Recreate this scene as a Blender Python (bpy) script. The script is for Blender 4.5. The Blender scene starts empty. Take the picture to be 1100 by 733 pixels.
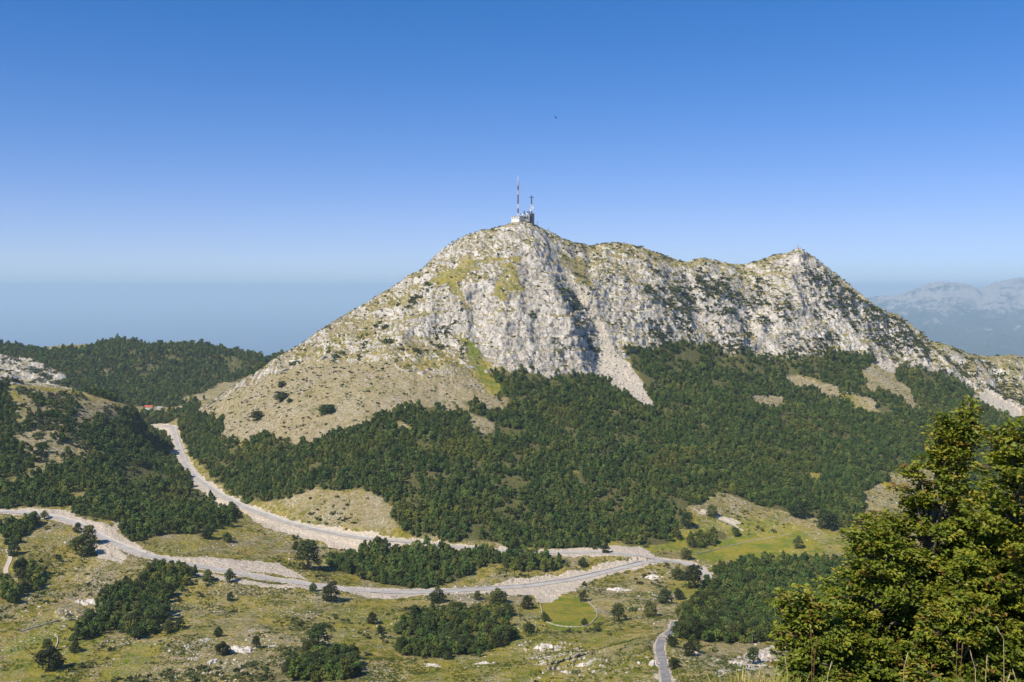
import bpy, bmesh, math, random
import numpy as np
from mathutils import Vector

# ------------------------------------------------------------------ camera, world, sun, exposure
sc = bpy.context.scene
col = sc.collection
R = math.radians
F = 1100.0                      # focal length in pixels of an 1100 px wide picture (36 mm on a 36 mm sensor)
PITCH = math.atan(56.0 / F)
cam_d = bpy.data.cameras.new('camera')
cam_d.sensor_width = 36.0
cam_d.lens = 36.0
cam_d.clip_start = 0.2
cam_d.clip_end = 600000.0
cam = bpy.data.objects.new('camera', cam_d)
col.objects.link(cam)
cam.location = (0, 0, 0)
cam.rotation_euler = (math.pi / 2 - PITCH, 0, 0)
sc.camera = cam

SUN_EL, SUN_AZ = 48.0, 227.0    # azimuth clockwise from the view direction
world = bpy.data.worlds.new('World')
sc.world = world
world.use_nodes = True
wn, wl = world.node_tree.nodes, world.node_tree.links
wn.clear()
sky = wn.new('ShaderNodeTexSky')
sky.sky_type = 'NISHITA'
sky.sun_disc = False
sky.sun_elevation = R(SUN_EL)
sky.sun_rotation = R(SUN_AZ)
sky.altitude = 2600
sky.air_density = 1.0
sky.dust_density = 0.05
sky.ozone_density = 3.0
hs = wn.new('ShaderNodeHueSaturation')
hs.inputs['Saturation'].default_value = 1.38
bg = wn.new('ShaderNodeBackground')
bg.inputs['Strength'].default_value = 0.116
out = wn.new('ShaderNodeOutputWorld')
gm = wn.new('ShaderNodeGamma'); gm.inputs['Gamma'].default_value = 1.0
wl.new(sky.outputs['Color'], gm.inputs['Color'])
wl.new(gm.outputs['Color'], hs.inputs['Color'])
tint = wn.new('ShaderNodeMix'); tint.data_type = 'RGBA'; tint.blend_type = 'MULTIPLY'
tint.inputs[0].default_value = 1.0; tint.inputs[7].default_value = (0.91, 0.80, 1.0, 1)
wl.new(hs.outputs['Color'], tint.inputs[6])
def vm(op, a, b):
    x = wn.new('ShaderNodeVectorMath'); x.operation = op
    for k, q in enumerate((a, b)):
        if isinstance(q, tuple): x.inputs[k].default_value = q
        else: wl.new(q, x.inputs[k])
    return x.outputs[0]
kn = vm('ADD', vm('MULTIPLY', tint.outputs[2], (0.214, 0.08, 0.03)), (1.0, 1.0, 1.0))     # film-like shoulder towards the bright horizon
wl.new(vm('MULTIPLY', vm('DIVIDE', tint.outputs[2], kn), (1.58, 1.25, 1.15)), bg.inputs['Color'])
wl.new(bg.outputs['Background'], out.inputs['Surface'])

sun_d = bpy.data.lights.new('sun', 'SUN')
sun_d.energy = 5.0
sun_d.angle = R(0.5)
sun_d.color = (1.0, 0.925, 0.80)
sun = bpy.data.objects.new('sun', sun_d)
col.objects.link(sun)
sd = Vector((math.sin(R(SUN_AZ)) * math.cos(R(SUN_EL)), math.cos(R(SUN_AZ)) * math.cos(R(SUN_EL)), math.sin(R(SUN_EL))))
sun.rotation_euler = sd.to_track_quat('Z', 'Y').to_euler()

sc.view_settings.view_transform = 'Standard'
sc.view_settings.look = 'None'
sc.view_settings.exposure = 0.2
sc.view_settings.gamma = 1.0
sc.view_settings.use_curve_mapping = False
sc.cycles.max_bounces = 5
sc.cycles.diffuse_bounces = 2
sc.cycles.glossy_bounces = 2
sc.cycles.transmission_bounces = 3
sc.cycles.volume_bounces = 1
sc.cycles.transparent_max_bounces = 4

rng = np.random.default_rng(7)
random.seed(7)

# ------------------------------------------------------------------ helpers
def tag(o, label=None, cat=None, group=None, kind=None):
    if label: o['label'] = label
    if cat: o['category'] = cat
    if group: o['group'] = group
    if kind: o['kind'] = kind
    return o

def empty(name, loc=(0, 0, 0), rz=0.0):
    o = bpy.data.objects.new(name, None)
    col.objects.link(o)
    o.location = loc
    o.rotation_euler = (0, 0, rz)
    o.empty_display_size = 0.5
    return o

def mesh_np(name, V, Fq, mat=None, smooth=False, attrs=None):
    """mesh from arrays; Fq is (n,3) or (n,4)"""
    V = np.ascontiguousarray(V, dtype=np.float32)
    Fq = np.ascontiguousarray(Fq, dtype=np.int32)
    k = Fq.shape[1]
    me = bpy.data.meshes.new(name)
    me.vertices.add(len(V)); me.vertices.foreach_set('co', V.ravel())
    me.loops.add(Fq.size); me.loops.foreach_set('vertex_index', Fq.ravel())
    me.polygons.add(len(Fq)); me.polygons.foreach_set('loop_start', np.arange(0, Fq.size, k, dtype=np.int32))
    me.update(calc_edges=True)
    me.polygons.foreach_set('use_smooth', np.full(len(Fq), smooth, dtype=bool))
    if attrs:
        for an, (ty, dat) in attrs.items():
            a = me.attributes.new(an, ty, 'POINT')
            dat = np.ascontiguousarray(dat, dtype=np.float32)
            a.data.foreach_set({'FLOAT': 'value', 'FLOAT_COLOR': 'color', 'FLOAT_VECTOR': 'vector'}[ty], dat.ravel())
    if mat: me.materials.append(mat)
    return me

def link(name, me, parent=None, loc=None):
    o = bpy.data.objects.new(name, me)
    col.objects.link(o)
    if parent: o.parent = parent
    if loc is not None: o.location = loc
    return o

class MB:
    """collects boxes, tubes and quads, then makes ONE mesh of them"""
    def __init__(s): s.v = []; s.f = []
    def quad(s, *p):
        i = len(s.v); s.v += [tuple(q) for q in p]; s.f.append(tuple(range(i, i + len(p))))
    def box(s, x0, x1, y0, y1, z0, z1):
        i = len(s.v)
        s.v += [(x0, y0, z0), (x1, y0, z0), (x1, y1, z0), (x0, y1, z0), (x0, y0, z1), (x1, y0, z1), (x1, y1, z1), (x0, y1, z1)]
        s.f += [tuple(i + k for k in q) for q in ((3, 2, 1, 0), (4, 5, 6, 7), (0, 1, 5, 4), (1, 2, 6, 5), (2, 3, 7, 6), (3, 0, 4, 7))]
    def tube(s, pts, rad, n=6, cap=True):
        pts = [Vector(p) for p in pts]
        if not hasattr(rad, '__len__'): rad = [rad] * len(pts)
        rings = []
        for k, p in enumerate(pts):
            d = (pts[min(k + 1, len(pts) - 1)] - pts[max(k - 1, 0)])
            d = d.normalized() if d.length > 1e-9 else Vector((0, 0, 1))
            a = d.cross(Vector((0, 0, 1)) if abs(d.z) < 0.9 else Vector((1, 0, 0))).normalized()
            b = d.cross(a)
            i = len(s.v)
            for j in range(n):
                t = 2 * math.pi * j / n
                s.v.append(tuple(p + (a * math.cos(t) + b * math.sin(t)) * rad[k]))
            rings.append(i)
        for k in range(len(rings) - 1):
            for j in range(n):
                s.f.append((rings[k] + j, rings[k] + (j + 1) % n, rings[k + 1] + (j + 1) % n, rings[k + 1] + j))
        if cap:
            s.f.append(tuple(rings[0] + j for j in range(n)))
            s.f.append(tuple(rings[-1] + n - 1 - j for j in range(n)))
    def build(s, name, mat, parent=None, smooth=False, loc=None):
        me = bpy.data.meshes.new(name)
        me.from_pydata(s.v, [], s.f)
        me.validate()
        bm = bmesh.new(); bm.from_mesh(me); bmesh.ops.recalc_face_normals(bm, faces=bm.faces); bm.to_mesh(me); bm.free()
        if smooth: me.polygons.foreach_set('use_smooth', [True] * len(me.polygons))
        if mat: me.materials.append(mat)
        return link(name, me, parent, loc)

# ---- noise (numpy gradient-free value noise with quintic blend)
def _h(ix, iy, iz, seed):
    h = (ix.astype(np.int64) * 374761393 + iy.astype(np.int64) * 668265263 + iz.astype(np.int64) * 2147483647 + seed * 1274126177) & 0xFFFFFFFF
    h = ((h ^ (h >> 13)) * 1274126177) & 0xFFFFFFFF
    h = ((h ^ (h >> 16)) * 2246822519) & 0xFFFFFFFF
    return ((h ^ (h >> 15)) & 0xFFFFFF).astype(np.float32) / np.float32(0xFFFFFF)
def vn2(x, y, seed=0):
    ix, iy = np.floor(x), np.floor(y)
    fx, fy = (x - ix).astype(np.float32), (y - iy).astype(np.float32)
    ix, iy = ix.astype(np.int64), iy.astype(np.int64); z = np.zeros_like(ix)
    u = fx * fx * fx * (fx * (fx * 6 - 15) + 10); v = fy * fy * fy * (fy * (fy * 6 - 15) + 10)
    a = _h(ix, iy, z, seed); b = _h(ix + 1, iy, z, seed); c = _h(ix, iy + 1, z, seed); d = _h(ix + 1, iy + 1, z, seed)
    return (a + (b - a) * u) * (1 - v) + (c + (d - c) * u) * v
def fbm2(x, y, octs, seed=0, gain=0.5, lac=2.03):
    s = 0; a = 1.0; t = 0
    for k in range(octs):
        s = s + a * (vn2(x + 17.3 * k, y - 9.1 * k, seed + k) * 2 - 1); t += a
        # rotate between octaves so no lattice shows
        x, y = (x * 0.8 - y * 0.6) * lac, (x * 0.6 + y * 0.8) * lac
        a *= gain
    return s / t
def ridge2(x, y, octs, seed=0, gain=0.5, lac=2.03):
    s = 0; a = 1.0; t = 0
    for k in range(octs):
        s = s + a * (1 - 2 * np.abs(vn2(x + 7.3 * k, y + 3.1 * k, seed + k) * 2 - 1)); t += a
        x, y = (x * 0.8 - y * 0.6) * lac, (x * 0.6 + y * 0.8) * lac
        a *= gain
    return s / t
def worley2(x, y, seed=0):
    """cell noise: (random value of the nearest cell, distance to the cell border)"""
    ix, iy = np.floor(x).astype(np.int64), np.floor(y).astype(np.int64); z0 = np.zeros_like(ix)
    d1 = np.full(x.shape, 9.0); d2 = np.full(x.shape, 9.0); val = np.zeros(x.shape)
    for i in (-1, 0, 1):
        for j in (-1, 0, 1):
            cx, cy = ix + i, iy + j
            d = np.hypot(cx + _h(cx, cy, z0, seed) - x, cy + _h(cx, cy, z0, seed + 7) - y)
            b = d < d1
            d2 = np.where(b, d1, np.minimum(d2, d)); val = np.where(b, _h(cx, cy, z0, seed + 13), val); d1 = np.where(b, d, d1)
    return val, d2 - d1
def sstep(a, b, x):
    t = np.clip((x - a) / (b - a), 0, 1)
    return t * t * (3 - 2 * t)

CP, SP = math.cos(PITCH), math.sin(PITCH)
def ray(px, py):
    """x/y and z/y slope of the view ray through a photo pixel (1100 x 733)"""
    u = (np.asarray(px, float) - 550) / F; v = (366.5 - np.asarray(py, float)) / F
    den = CP + v * SP
    return u / den, (v * CP - SP) / den
def project(x, y, z):
    f = y * CP - z * SP; up = y * SP + z * CP
    return 550 + F * x / f, 366.5 - F * up / f

# ------------------------------------------------------------------ materials
def new_mat(name):
    m = bpy.data.materials.new(name); m.use_nodes = True
    nt = m.node_tree; nt.nodes.clear()
    o = nt.nodes.new('ShaderNodeOutputMaterial'); p = nt.nodes.new('ShaderNodeBsdfPrincipled')
    nt.links.new(p.outputs[0], o.inputs[0])
    p.inputs['Roughness'].default_value = 0.9
    p.inputs['Specular IOR Level'].default_value = 0.15
    return m, nt, p
class NT:
    def __init__(s, nt): s.nt = nt; s.pos = None
    def n(s, t, **kw):
        x = s.nt.nodes.new(t)
        for k, v in kw.items(): setattr(x, k, v)
        return x
    def l(s, a, b): s.nt.links.new(a, b)
    def co(s):
        if s.pos is None: s.pos = s.n('ShaderNodeTexCoord').outputs['Object']
        return s.pos
    def scaled(s, sx, sy, sz):
        m = s.n('ShaderNodeVectorMath', operation='MULTIPLY'); s.l(s.co(), m.inputs[0]); m.inputs[1].default_value = (sx, sy, sz)
        return m.outputs[0]
    def noise(s, scale, detail=4, rough=0.55, vec=None, dist=0.0):
        x = s.n('ShaderNodeTexNoise'); s.l(vec if vec is not None else s.co(), x.inputs['Vector'])
        x.inputs['Scale'].default_value = scale; x.inputs['Detail'].default_value = detail; x.inputs['Roughness'].default_value = rough
        x.inputs['Distortion'].default_value = dist
        return x.outputs['Fac']
    def voro(s, scale, feature='F1', vec=None, out='Distance'):
        x = s.n('ShaderNodeTexVoronoi', feature=feature); s.l(vec if vec is not None else s.co(), x.inputs['Vector'])
        x.inputs['Scale'].default_value = scale
        return x.outputs[out]
    def ramp(s, fac, a, b, lo=0.0, hi=1.0):
        x = s.n('ShaderNodeMapRange', interpolation_type='SMOOTHSTEP'); s.l(fac, x.inputs['Value'])
        x.inputs['From Min'].default_value = a; x.inputs['From Max'].default_value = b
        x.inputs['To Min'].default_value = lo; x.inputs['To Max'].default_value = hi
        return x.outputs['Result']
    def m(s, op, a, b=None, clamp=False):
        x = s.n('ShaderNodeMath', operation=op, use_clamp=clamp)
        for k, q in enumerate((a, b)):
            if q is None: continue
            if isinstance(q, (int, float)): x.inputs[k].default_value = q
            else: s.l(q, x.inputs[k])
        return x.outputs[0]
    def mix(s, fac, a, b):
        x = s.n('ShaderNodeMix', data_type='RGBA')
        if isinstance(fac, (int, float)): x.inputs[0].default_value = fac
        else: s.l(fac, x.inputs[0])
        for k, q in ((6, a), (7, b)):
            if isinstance(q, tuple): x.inputs[k].default_value = (*q, 1)
            else: s.l(q, x.inputs[k])
        return x.outputs[2]
    def attr(s, name):
        a = s.n('ShaderNodeAttribute'); a.attribute_name = name
        x = s.n('ShaderNodeSeparateColor'); s.l(a.outputs['Color'], x.inputs[0])
        return x.outputs
    def bump(s, h, p, strength=0.5, dist=1.0):
        b = s.n('ShaderNodeBump'); b.inputs['Strength'].default_value = strength; b.inputs['Distance'].default_value = dist
        s.l(h, b.inputs['Height']); s.l(b.outputs[0], p.inputs['Normal'])

def simple_mat(name, rgb, rough=0.8, var=0.15, scale=1.0, metal=0.0):
    m, nt, p = new_mat(name); t = NT(nt)
    f = t.noise(scale, 5, 0.6)
    t.l(t.mix(t.ramp(f, 0.3, 0.7), tuple(c * (1 - var) for c in rgb), tuple(min(1, c * (1 + var)) for c in rgb)), p.inputs['Base Color'])
    p.inputs['Roughness'].default_value = rough; p.inputs['Metallic'].default_value = metal
    return m

def limestone(t):
    """colour of weathered karst limestone"""
    a = t.noise(0.035, 4, 0.6); b = t.noise(0.20, 6, 0.72, t.scaled(1.0, 0.8, 0.62)); c = t.noise(0.55, 4, 0.7)
    k = t.mix(t.ramp(a, 0.35, 0.65), (0.50, 0.455, 0.395), (0.64, 0.585, 0.51))
    k = t.mix(t.ramp(b, 0.53, 0.64), k, (0.80, 0.75, 0.68))
    k = t.mix(t.ramp(b, 0.47, 0.38), k, (0.29, 0.265, 0.225))
    k = t.mix(t.ramp(c, 0.44, 0.35, 0, 0.6), k, (0.17, 0.155, 0.125))
    sl = t.noise(0.06, 3, 0.5, t.scaled(1.0, 0.7, 0.8))
    k = t.mix(t.ramp(sl, 0.54, 0.62, 0, 0.55), k, (0.78, 0.73, 0.65))
    return k
# ------------------------------------------------------------------ terrain: base shape
GX0, GX1, GY0, GY1, GS = -2300.0, 2700.0, 60.0, 3700.0, 5.0
CTRL = [  # photo column, photo row, depth in metres of points on the ground
 # crest of the main mountain
 (205,447,1560),(250,420,1530),(300,384,1520),(350,351,1530),(400,321,1545),(450,291,1560),(480,266,1570),(520,248,1580),(555,239,1590),(572,241,1590),
 (600,256,1610),(640,264,1640),(680,266,1660),(720,276,1690),(760,283,1720),(800,285,1750),(830,277,1770),(857,269,1780),(880,286,1790),(920,313,1800),
 (960,341,1810),(1000,369,1820),(1020,376,1830),(1060,384,1850),(1100,384,1870),(1180,392,1880),(1300,400,1880),
 # faces
 (300,410,1430),(350,385,1430),(400,360,1440),(450,330,1450),(500,300,1480),(550,280,1510),(600,300,1510),(640,300,1570),(700,310,1610),(760,320,1650),(820,320,1690),(880,330,1710),(940,360,1730),
 (450,380,1360),(500,370,1390),(550,340,1430),(600,345,1440),(550,390,1370),(600,388,1395),(625,390,1410),(655,385,1440),(700,345,1560),(700,374,1520),(760,376,1570),(830,384,1610),(900,380,1640),(960,392,1680),(1000,400,1700),(1040,412,1720),(1100,440,1700),(1200,450,1700),
 (400,420,1260),(450,420,1270),(500,430,1260),(530,420,1290),(330,440,1260),(280,440,1330),(260,465,1280),(350,475,1150),(230,470,1370),(420,465,1150),
 # forest slopes
 (560,450,1240),(560,490,1130),(600,540,1030),(600,584,950),(640,430,1320),(700,440,1340),(700,500,1150),(740,480,1230),(740,545,1040),(800,440,1380),(800,520,1130),(870,480,1300),(980,440,1500),(950,510,1220),(1050,460,1480),(1100,480,1430),(1200,500,1400),
 (480,520,1040),(450,575,930),(500,583,920),(330,520,1050),(400,540,1000),(280,520,1100),(210,475,1420),(330,545,1010),(420,560,950),
 # valley right
 (800,560,1030),(760,580,985),(870,575,990),(820,600,930),(900,600,930),(870,545,1070),(960,560,1040),(1050,560,1080),(1200,570,1080),(1000,620,900),(1150,640,880),
 # left: side valley, hill, far ridge
 (100,520,1010),(60,470,1120),(60,425,1260),(20,412,1300),(100,432,1280),(150,447,1330),(-80,405,1300),(-200,410,1300),(0,470,1100),(-100,500,1010),(160,480,1330),(150,540,1010),(230,555,960),
 (0,545,910),(-120,560,880),(60,500,1060),(130,465,1400),
 (200,441,1850),(160,441,1800),(230,425,1950),(260,400,2250),(160,400,2200),(80,400,2100),(0,385,2150),(-100,385,2150),(0,364,2700),(40,372,2750),(75,366,2800),(130,360,2850),(170,366,2850),(205,362,2850),(250,371,2800),(285,380,2750),(302,372,2500),(-100,362,2700),(-250,362,2700),(318,369,2480),
 # upper road
 (185,457,1600),(176,458,1590),(195,480,1410),(200,500,1260),(225,522,1150),(250,540,1075),(290,556,1010),(330,570,965),(380,579,935),(430,583,920),(480,588,915),(540,592,912),(600,594,908),(650,594,905),(690,599,900),
 # lower road
 (60,556,890),(85,565,870),(110,580,840),(150,596,815),(200,607,800),(260,618,790),(330,628,785),(380,634,785),(430,637,790),(480,636,800),(520,633,812),(570,630,828),(620,622,850),(660,613,873),(700,604,900),(745,607,900),
 # lower meadows
 (0,650,690),(100,640,730),(200,660,690),(300,660,690),(400,670,680),(500,690,640),(600,660,720),(640,660,730),(700,650,745),(760,650,750),(800,640,790),(870,650,760),(940,660,740),
 (0,733,545),(120,733,540),(250,733,530),(250,690,605),(400,733,520),(550,733,510),(640,733,500),(550,690,620),(640,700,590),(715,733,462),(712,700,520),(712,682,560),(760,700,540),(800,690,570),(800,733,465),(850,720,500),(950,720,500),(-120,700,600),(1100,700,560),(1250,720,520),(760,733,455),
]
def tps_fit(P, z, lam=1e-4):
    n = len(P); P = P / 1000.0
    d2 = ((P[:, None] - P[None]) ** 2).sum(-1)
    K = np.where(d2 > 0, 0.5 * d2 * np.log(np.maximum(d2, 1e-12)), 0) + lam * np.eye(n)
    Q = np.c_[np.ones(n), P]
    A = np.zeros((n + 3, n + 3)); A[:n, :n] = K; A[:n, n:] = Q; A[n:, :n] = Q.T
    w = np.linalg.solve(A, np.r_[z, 0, 0, 0])
    return P, w
def tps_eval(fit, x, y):
    P, w = fit; x = (x / 1000.0).ravel(); y = (y / 1000.0).ravel(); o = np.empty(len(x))
    for i in range(0, len(x), 60000):
        X, Y = x[i:i + 60000], y[i:i + 60000]
        d2 = (X[:, None] - P[None, :, 0]) ** 2 + (Y[:, None] - P[None, :, 1]) ** 2
        o[i:i + 60000] = (0.5 * d2 * np.log(np.maximum(d2, 1e-12))) @ w[:-3] + w[-3] + w[-2] * X + w[-1] * Y
    return o
pts, zs = [], []
for px, py, Y in CTRL:
    a, b = ray(px, py); pts.append((a * Y, Y)); zs.append(b * Y)
for px in range(-300, 1500, 150):                       # the slope below the viewpoint, out of sight
    a, _ = ray(px, 700)
    for Y, k in ((360, .475), (240, .52), (120, .55)): pts.append((a * Y, Y)); zs.append(-k * Y)
for px in range(420, 1400, 70):                          # behind the mountain
    a, _ = ray(px, 300)
    for Y, z in ((2050, -170), (2350, -420), (2900, -700), (3600, -950)):
        pts.append((a * Y, Y)); zs.append(z + (30 if px > 900 and Y < 2100 else 0) - (90 if px > 950 and Y < 2100 else 0))
for px in range(-350, 420, 70):
    a, _ = ray(px, 300)
    for Y, z in ((3250, -330), (3650, -560)): pts.append((a * Y, Y)); zs.append(z)
fit = tps_fit(np.array(pts), np.array(zs))
gx = np.arange(GX0, GX1 + 1, GS); gy = np.arange(GY0, GY1 + 1, GS)
GXX, GYY = np.meshgrid(gx, gy)
GZ = tps_eval(fit, GXX, GYY).reshape(GXX.shape)

def bil(A, x, y, x0=GX0, y0=GY0, s=GS):
    fx = np.clip((x - x0) / s, 0, A.shape[1] - 1.001); fy = np.clip((y - y0) / s, 0, A.shape[0] - 1.001)
    i = fx.astype(int); j = fy.astype(int); u = fx - i; v = fy - j
    return (A[j, i] * (1 - u) + A[j, i + 1] * u) * (1 - v) + (A[j + 1, i] * (1 - u) + A[j + 1, i + 1] * u) * v
def cast(px, py, y0=430.0, y1=3500.0):
    """first ground point seen through photo pixels; the last point of the ray near the ground where it passes over a crest"""
    px = np.atleast_1d(np.asarray(px, float)); py = np.atleast_1d(np.asarray(py, float))
    a, b = ray(px, py); Y = np.arange(y0, y1, 2.0)
    g = bil(GZ, a[:, None] * Y[None], np.broadcast_to(Y[None], (len(a), len(Y)))) - b[:, None] * Y[None]
    hit = g > 0
    k = np.where(hit.any(1), hit.argmax(1), g.argmax(1))
    Yh = Y[k]
    return np.c_[a * Yh, Yh, bil(GZ, a * Yh, Yh)]
def densify(poly, step=12.0, closed=True):
    o = []
    n = len(poly)
    for i in range(n if closed else n - 1):
        p, q = np.array(poly[i], float), np.array(poly[(i + 1) % n], float)
        m = max(1, int(np.hypot(*(q - p)) / step))
        for k in range(m): o.append(p + (q - p) * k / m)
    if not closed: o.append(np.array(poly[-1], float))
    return np.array(o)
# large relief of the mountain: spurs (+) and gullies (-), along lines on its face
def line_relief(pxpts, h, w, taper=True):
    global GZ
    d = densify(pxpts, 4, False); W = cast(d[:, 0], d[:, 1])[:, :2]
    n = len(W); best = np.zeros_like(GZ)
    for k, (x, y) in enumerate(W):
        t = k / (n - 1); ww = w * (0.6 + 0.8 * t); amp = h * (math.sin(math.pi * min(1, 0.08 + t * 0.92)) ** 0.5 if taper else 1)
        i0, i1 = np.searchsorted(gx, (x - 3 * ww, x + 3 * ww)); j0, j1 = np.searchsorted(gy, (y - 3 * ww, y + 3 * ww))
        q = np.exp(-((GXX[j0:j1, i0:i1] - x) ** 2 + (GYY[j0:j1, i0:i1] - y) ** 2) / (ww * ww)) * abs(amp)
        best[j0:j1, i0:i1] = np.maximum(best[j0:j1, i0:i1], q)
    GZ = GZ + np.sign(h) * best
for ln, h, w in (
  ([(602,268),(622,312),(640,345),(652,385),(680,420)], -15, 22), ([(618,330),(632,356),(640,380),(641,404)], -15, 13), ([(590,318),(606,348),(622,392)], 13, 15),
  ([(572,262),(588,300),(604,340),(622,385)], 17, 22),
  ([(560,285),(540,330),(520,365)], 9, 26),
  ([(505,318),(515,360),(530,400),(540,425)], -13, 22),
  ([(655,285),(690,330),(715,365)], 14, 30),
  ([(742,300),(756,340),(770,372)], -16, 20),
  ([(775,310),(785,345),(792,375)], 11, 20),
  ([(812,300),(806,345),(815,378)], -13, 18),
  ([(850,290),(848,335),(842,375)], 13, 24),
  ([(880,310),(890,345),(900,375)], -12, 17),
  ([(915,330),(930,360),(942,385)], 11, 18),
  ([(955,352),(965,378),(978,395)], -11, 15),
  ([(985,372),(1000,390),(1015,402)], 9, 14),
  ([(1022,384),(1035,402)], -10, 13), ([(1045,388),(1055,410)], 8, 12), ([(1072,394),(1080,425)], -9, 12),
  ([(470,290),(440,330),(415,370)], 8, 24), ([(430,318),(400,360),(380,385)], -8, 17), ([(395,335),(365,365)], 6, 16),
  ([(475,330),(468,380)], -9, 18),
): line_relief(ln, h, w)

for px, py, Yp, h, w in ((857,269,1770,9,20),(556,239,1590,5,24),(800,286,1750,-4,25),(690,266,1660,3,30),(770,283,1725,3,16)):
    a, b = ray(px, py); GZ = GZ + h * np.exp(-((GXX - a * Yp) ** 2 + (GYY - Yp) ** 2) / (w * w))
# ------------------------------------------------------------------ land cover: outlines on the ground (seen points are cast onto the terrain)
MS = 3.0
mx = np.arange(-1900, 2100, MS); my = np.arange(420, 3300, MS)
MXX, MYY = np.meshgrid(mx, my)
def raster(poly):
    d = densify(poly, 10); W = cast(d[:, 0], d[:, 1])[:, :2]
    M = np.zeros(MXX.shape, bool)
    i0, i1 = np.searchsorted(mx, (W[:, 0].min(), W[:, 0].max())); j0, j1 = np.searchsorted(my, (W[:, 1].min(), W[:, 1].max()))
    X, Y = MXX[j0:j1, i0:i1], MYY[j0:j1, i0:i1]; ins = np.zeros(X.shape, bool)
    for k in range(len(W)):
        xa, ya = W[k]; xb, yb = W[(k + 1) % len(W)]
        if ya == yb: continue
        c = (ya > Y) != (yb > Y)
        ins ^= c & (X < (xb - xa) * (Y - ya) / (yb - ya) + xa)
    M[j0:j1, i0:i1] = ins
    return M
def over_crest(A, n, y0):
    """carry a cover on over the crest to the far side of a ridge"""
    B = A.copy()
    for k in range(1, n + 1):
        B[k:] = np.where(MYY[k:] > y0, np.maximum(B[k:], A[:-k]), B[k:])
    return B
def cover(items, crest=None):
    A = np.zeros(MXX.shape, np.float32); done = crest is None
    for it in items:
        poly, val = it[:2]
        if val < 0 and not done: A = over_crest(A, *crest); done = True
        m = raster(poly)
        if len(it) == 3: m = over_crest(m, *crest)
        if val >= 0: A[m] = np.maximum(A[m], val)
        else: A[m] = np.minimum(A[m], 1 + val)
    return A
def blur(A, n=1):
    for _ in range(n):
        A = (A + np.roll(A, 1, 0) + np.roll(A, -1, 0)) / 3; A = (A + np.roll(A, 1, 1) + np.roll(A, -1, 1)) / 3
    return A
COPSES = {   # outline, density, how a tree standing there is described
 'between': ([(350,606),(372,598),(420,586),(440,592),(470,590),(490,597),(520,590),(548,602),(575,598),(610,600),(608,613),(560,618),(548,612),(530,606),(512,612),(490,627),(455,634),(430,632),(405,626),(362,616)], 'dark bushy tree in the long copse between the upper and lower road'),
 'midleft': ([(108,640),(140,630),(172,612),(205,620),(192,638),(165,655),(122,665),(105,655)], 'dark green tree in the copse below the lower road beside pale rocks'),
 'strip': ([(130,682),(150,663),(172,655),(182,662),(160,680),(142,690)], 'dark tree in the narrow slanting strip under the larger copse'),
 'lowleft': ([(78,690),(92,672),(112,664),(135,668),(104,682),(88,696)], 'small tree in the thin belt below the copse on the rocky meadow'),
 'edge': ([(0,618),(22,608),(50,620),(30,636),(0,652)], 'bushy tree in the clump at the left edge above the winding track'),
 'edgetop': ([(0,575),(12,562),(40,560),(28,580),(8,602),(0,604)], 'low bushy tree in the loose thicket beside the winding track'),
 'centre': ([(434,672),(468,656),(500,660),(538,662),(546,688),(520,704),(470,706),(432,704)], 'scrubby tree in the open thicket above the pale rock ledges'),
 'bottom': ([(304,718),(335,702),(372,706),(392,714),(385,733),(300,733)], 'bushy tree in the clump at the bottom edge of the meadow'),
 'rightwood': ([(722,690),(734,655),(760,640),(765,612),(800,606),(850,602),(900,602),(1000,610),(1150,600),(1230,640),(1200,680),(1120,690),(1060,668),(1000,692),(850,672),(820,690),(780,694),(745,688)], 'dark tree in the dense wood behind the narrow lane and foreground beeches'),
 'row': ([(736,590),(745,578),(778,570),(790,576),(770,584),(745,592)], 'rounded tree in the short row across the bright green meadow'),
}
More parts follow.
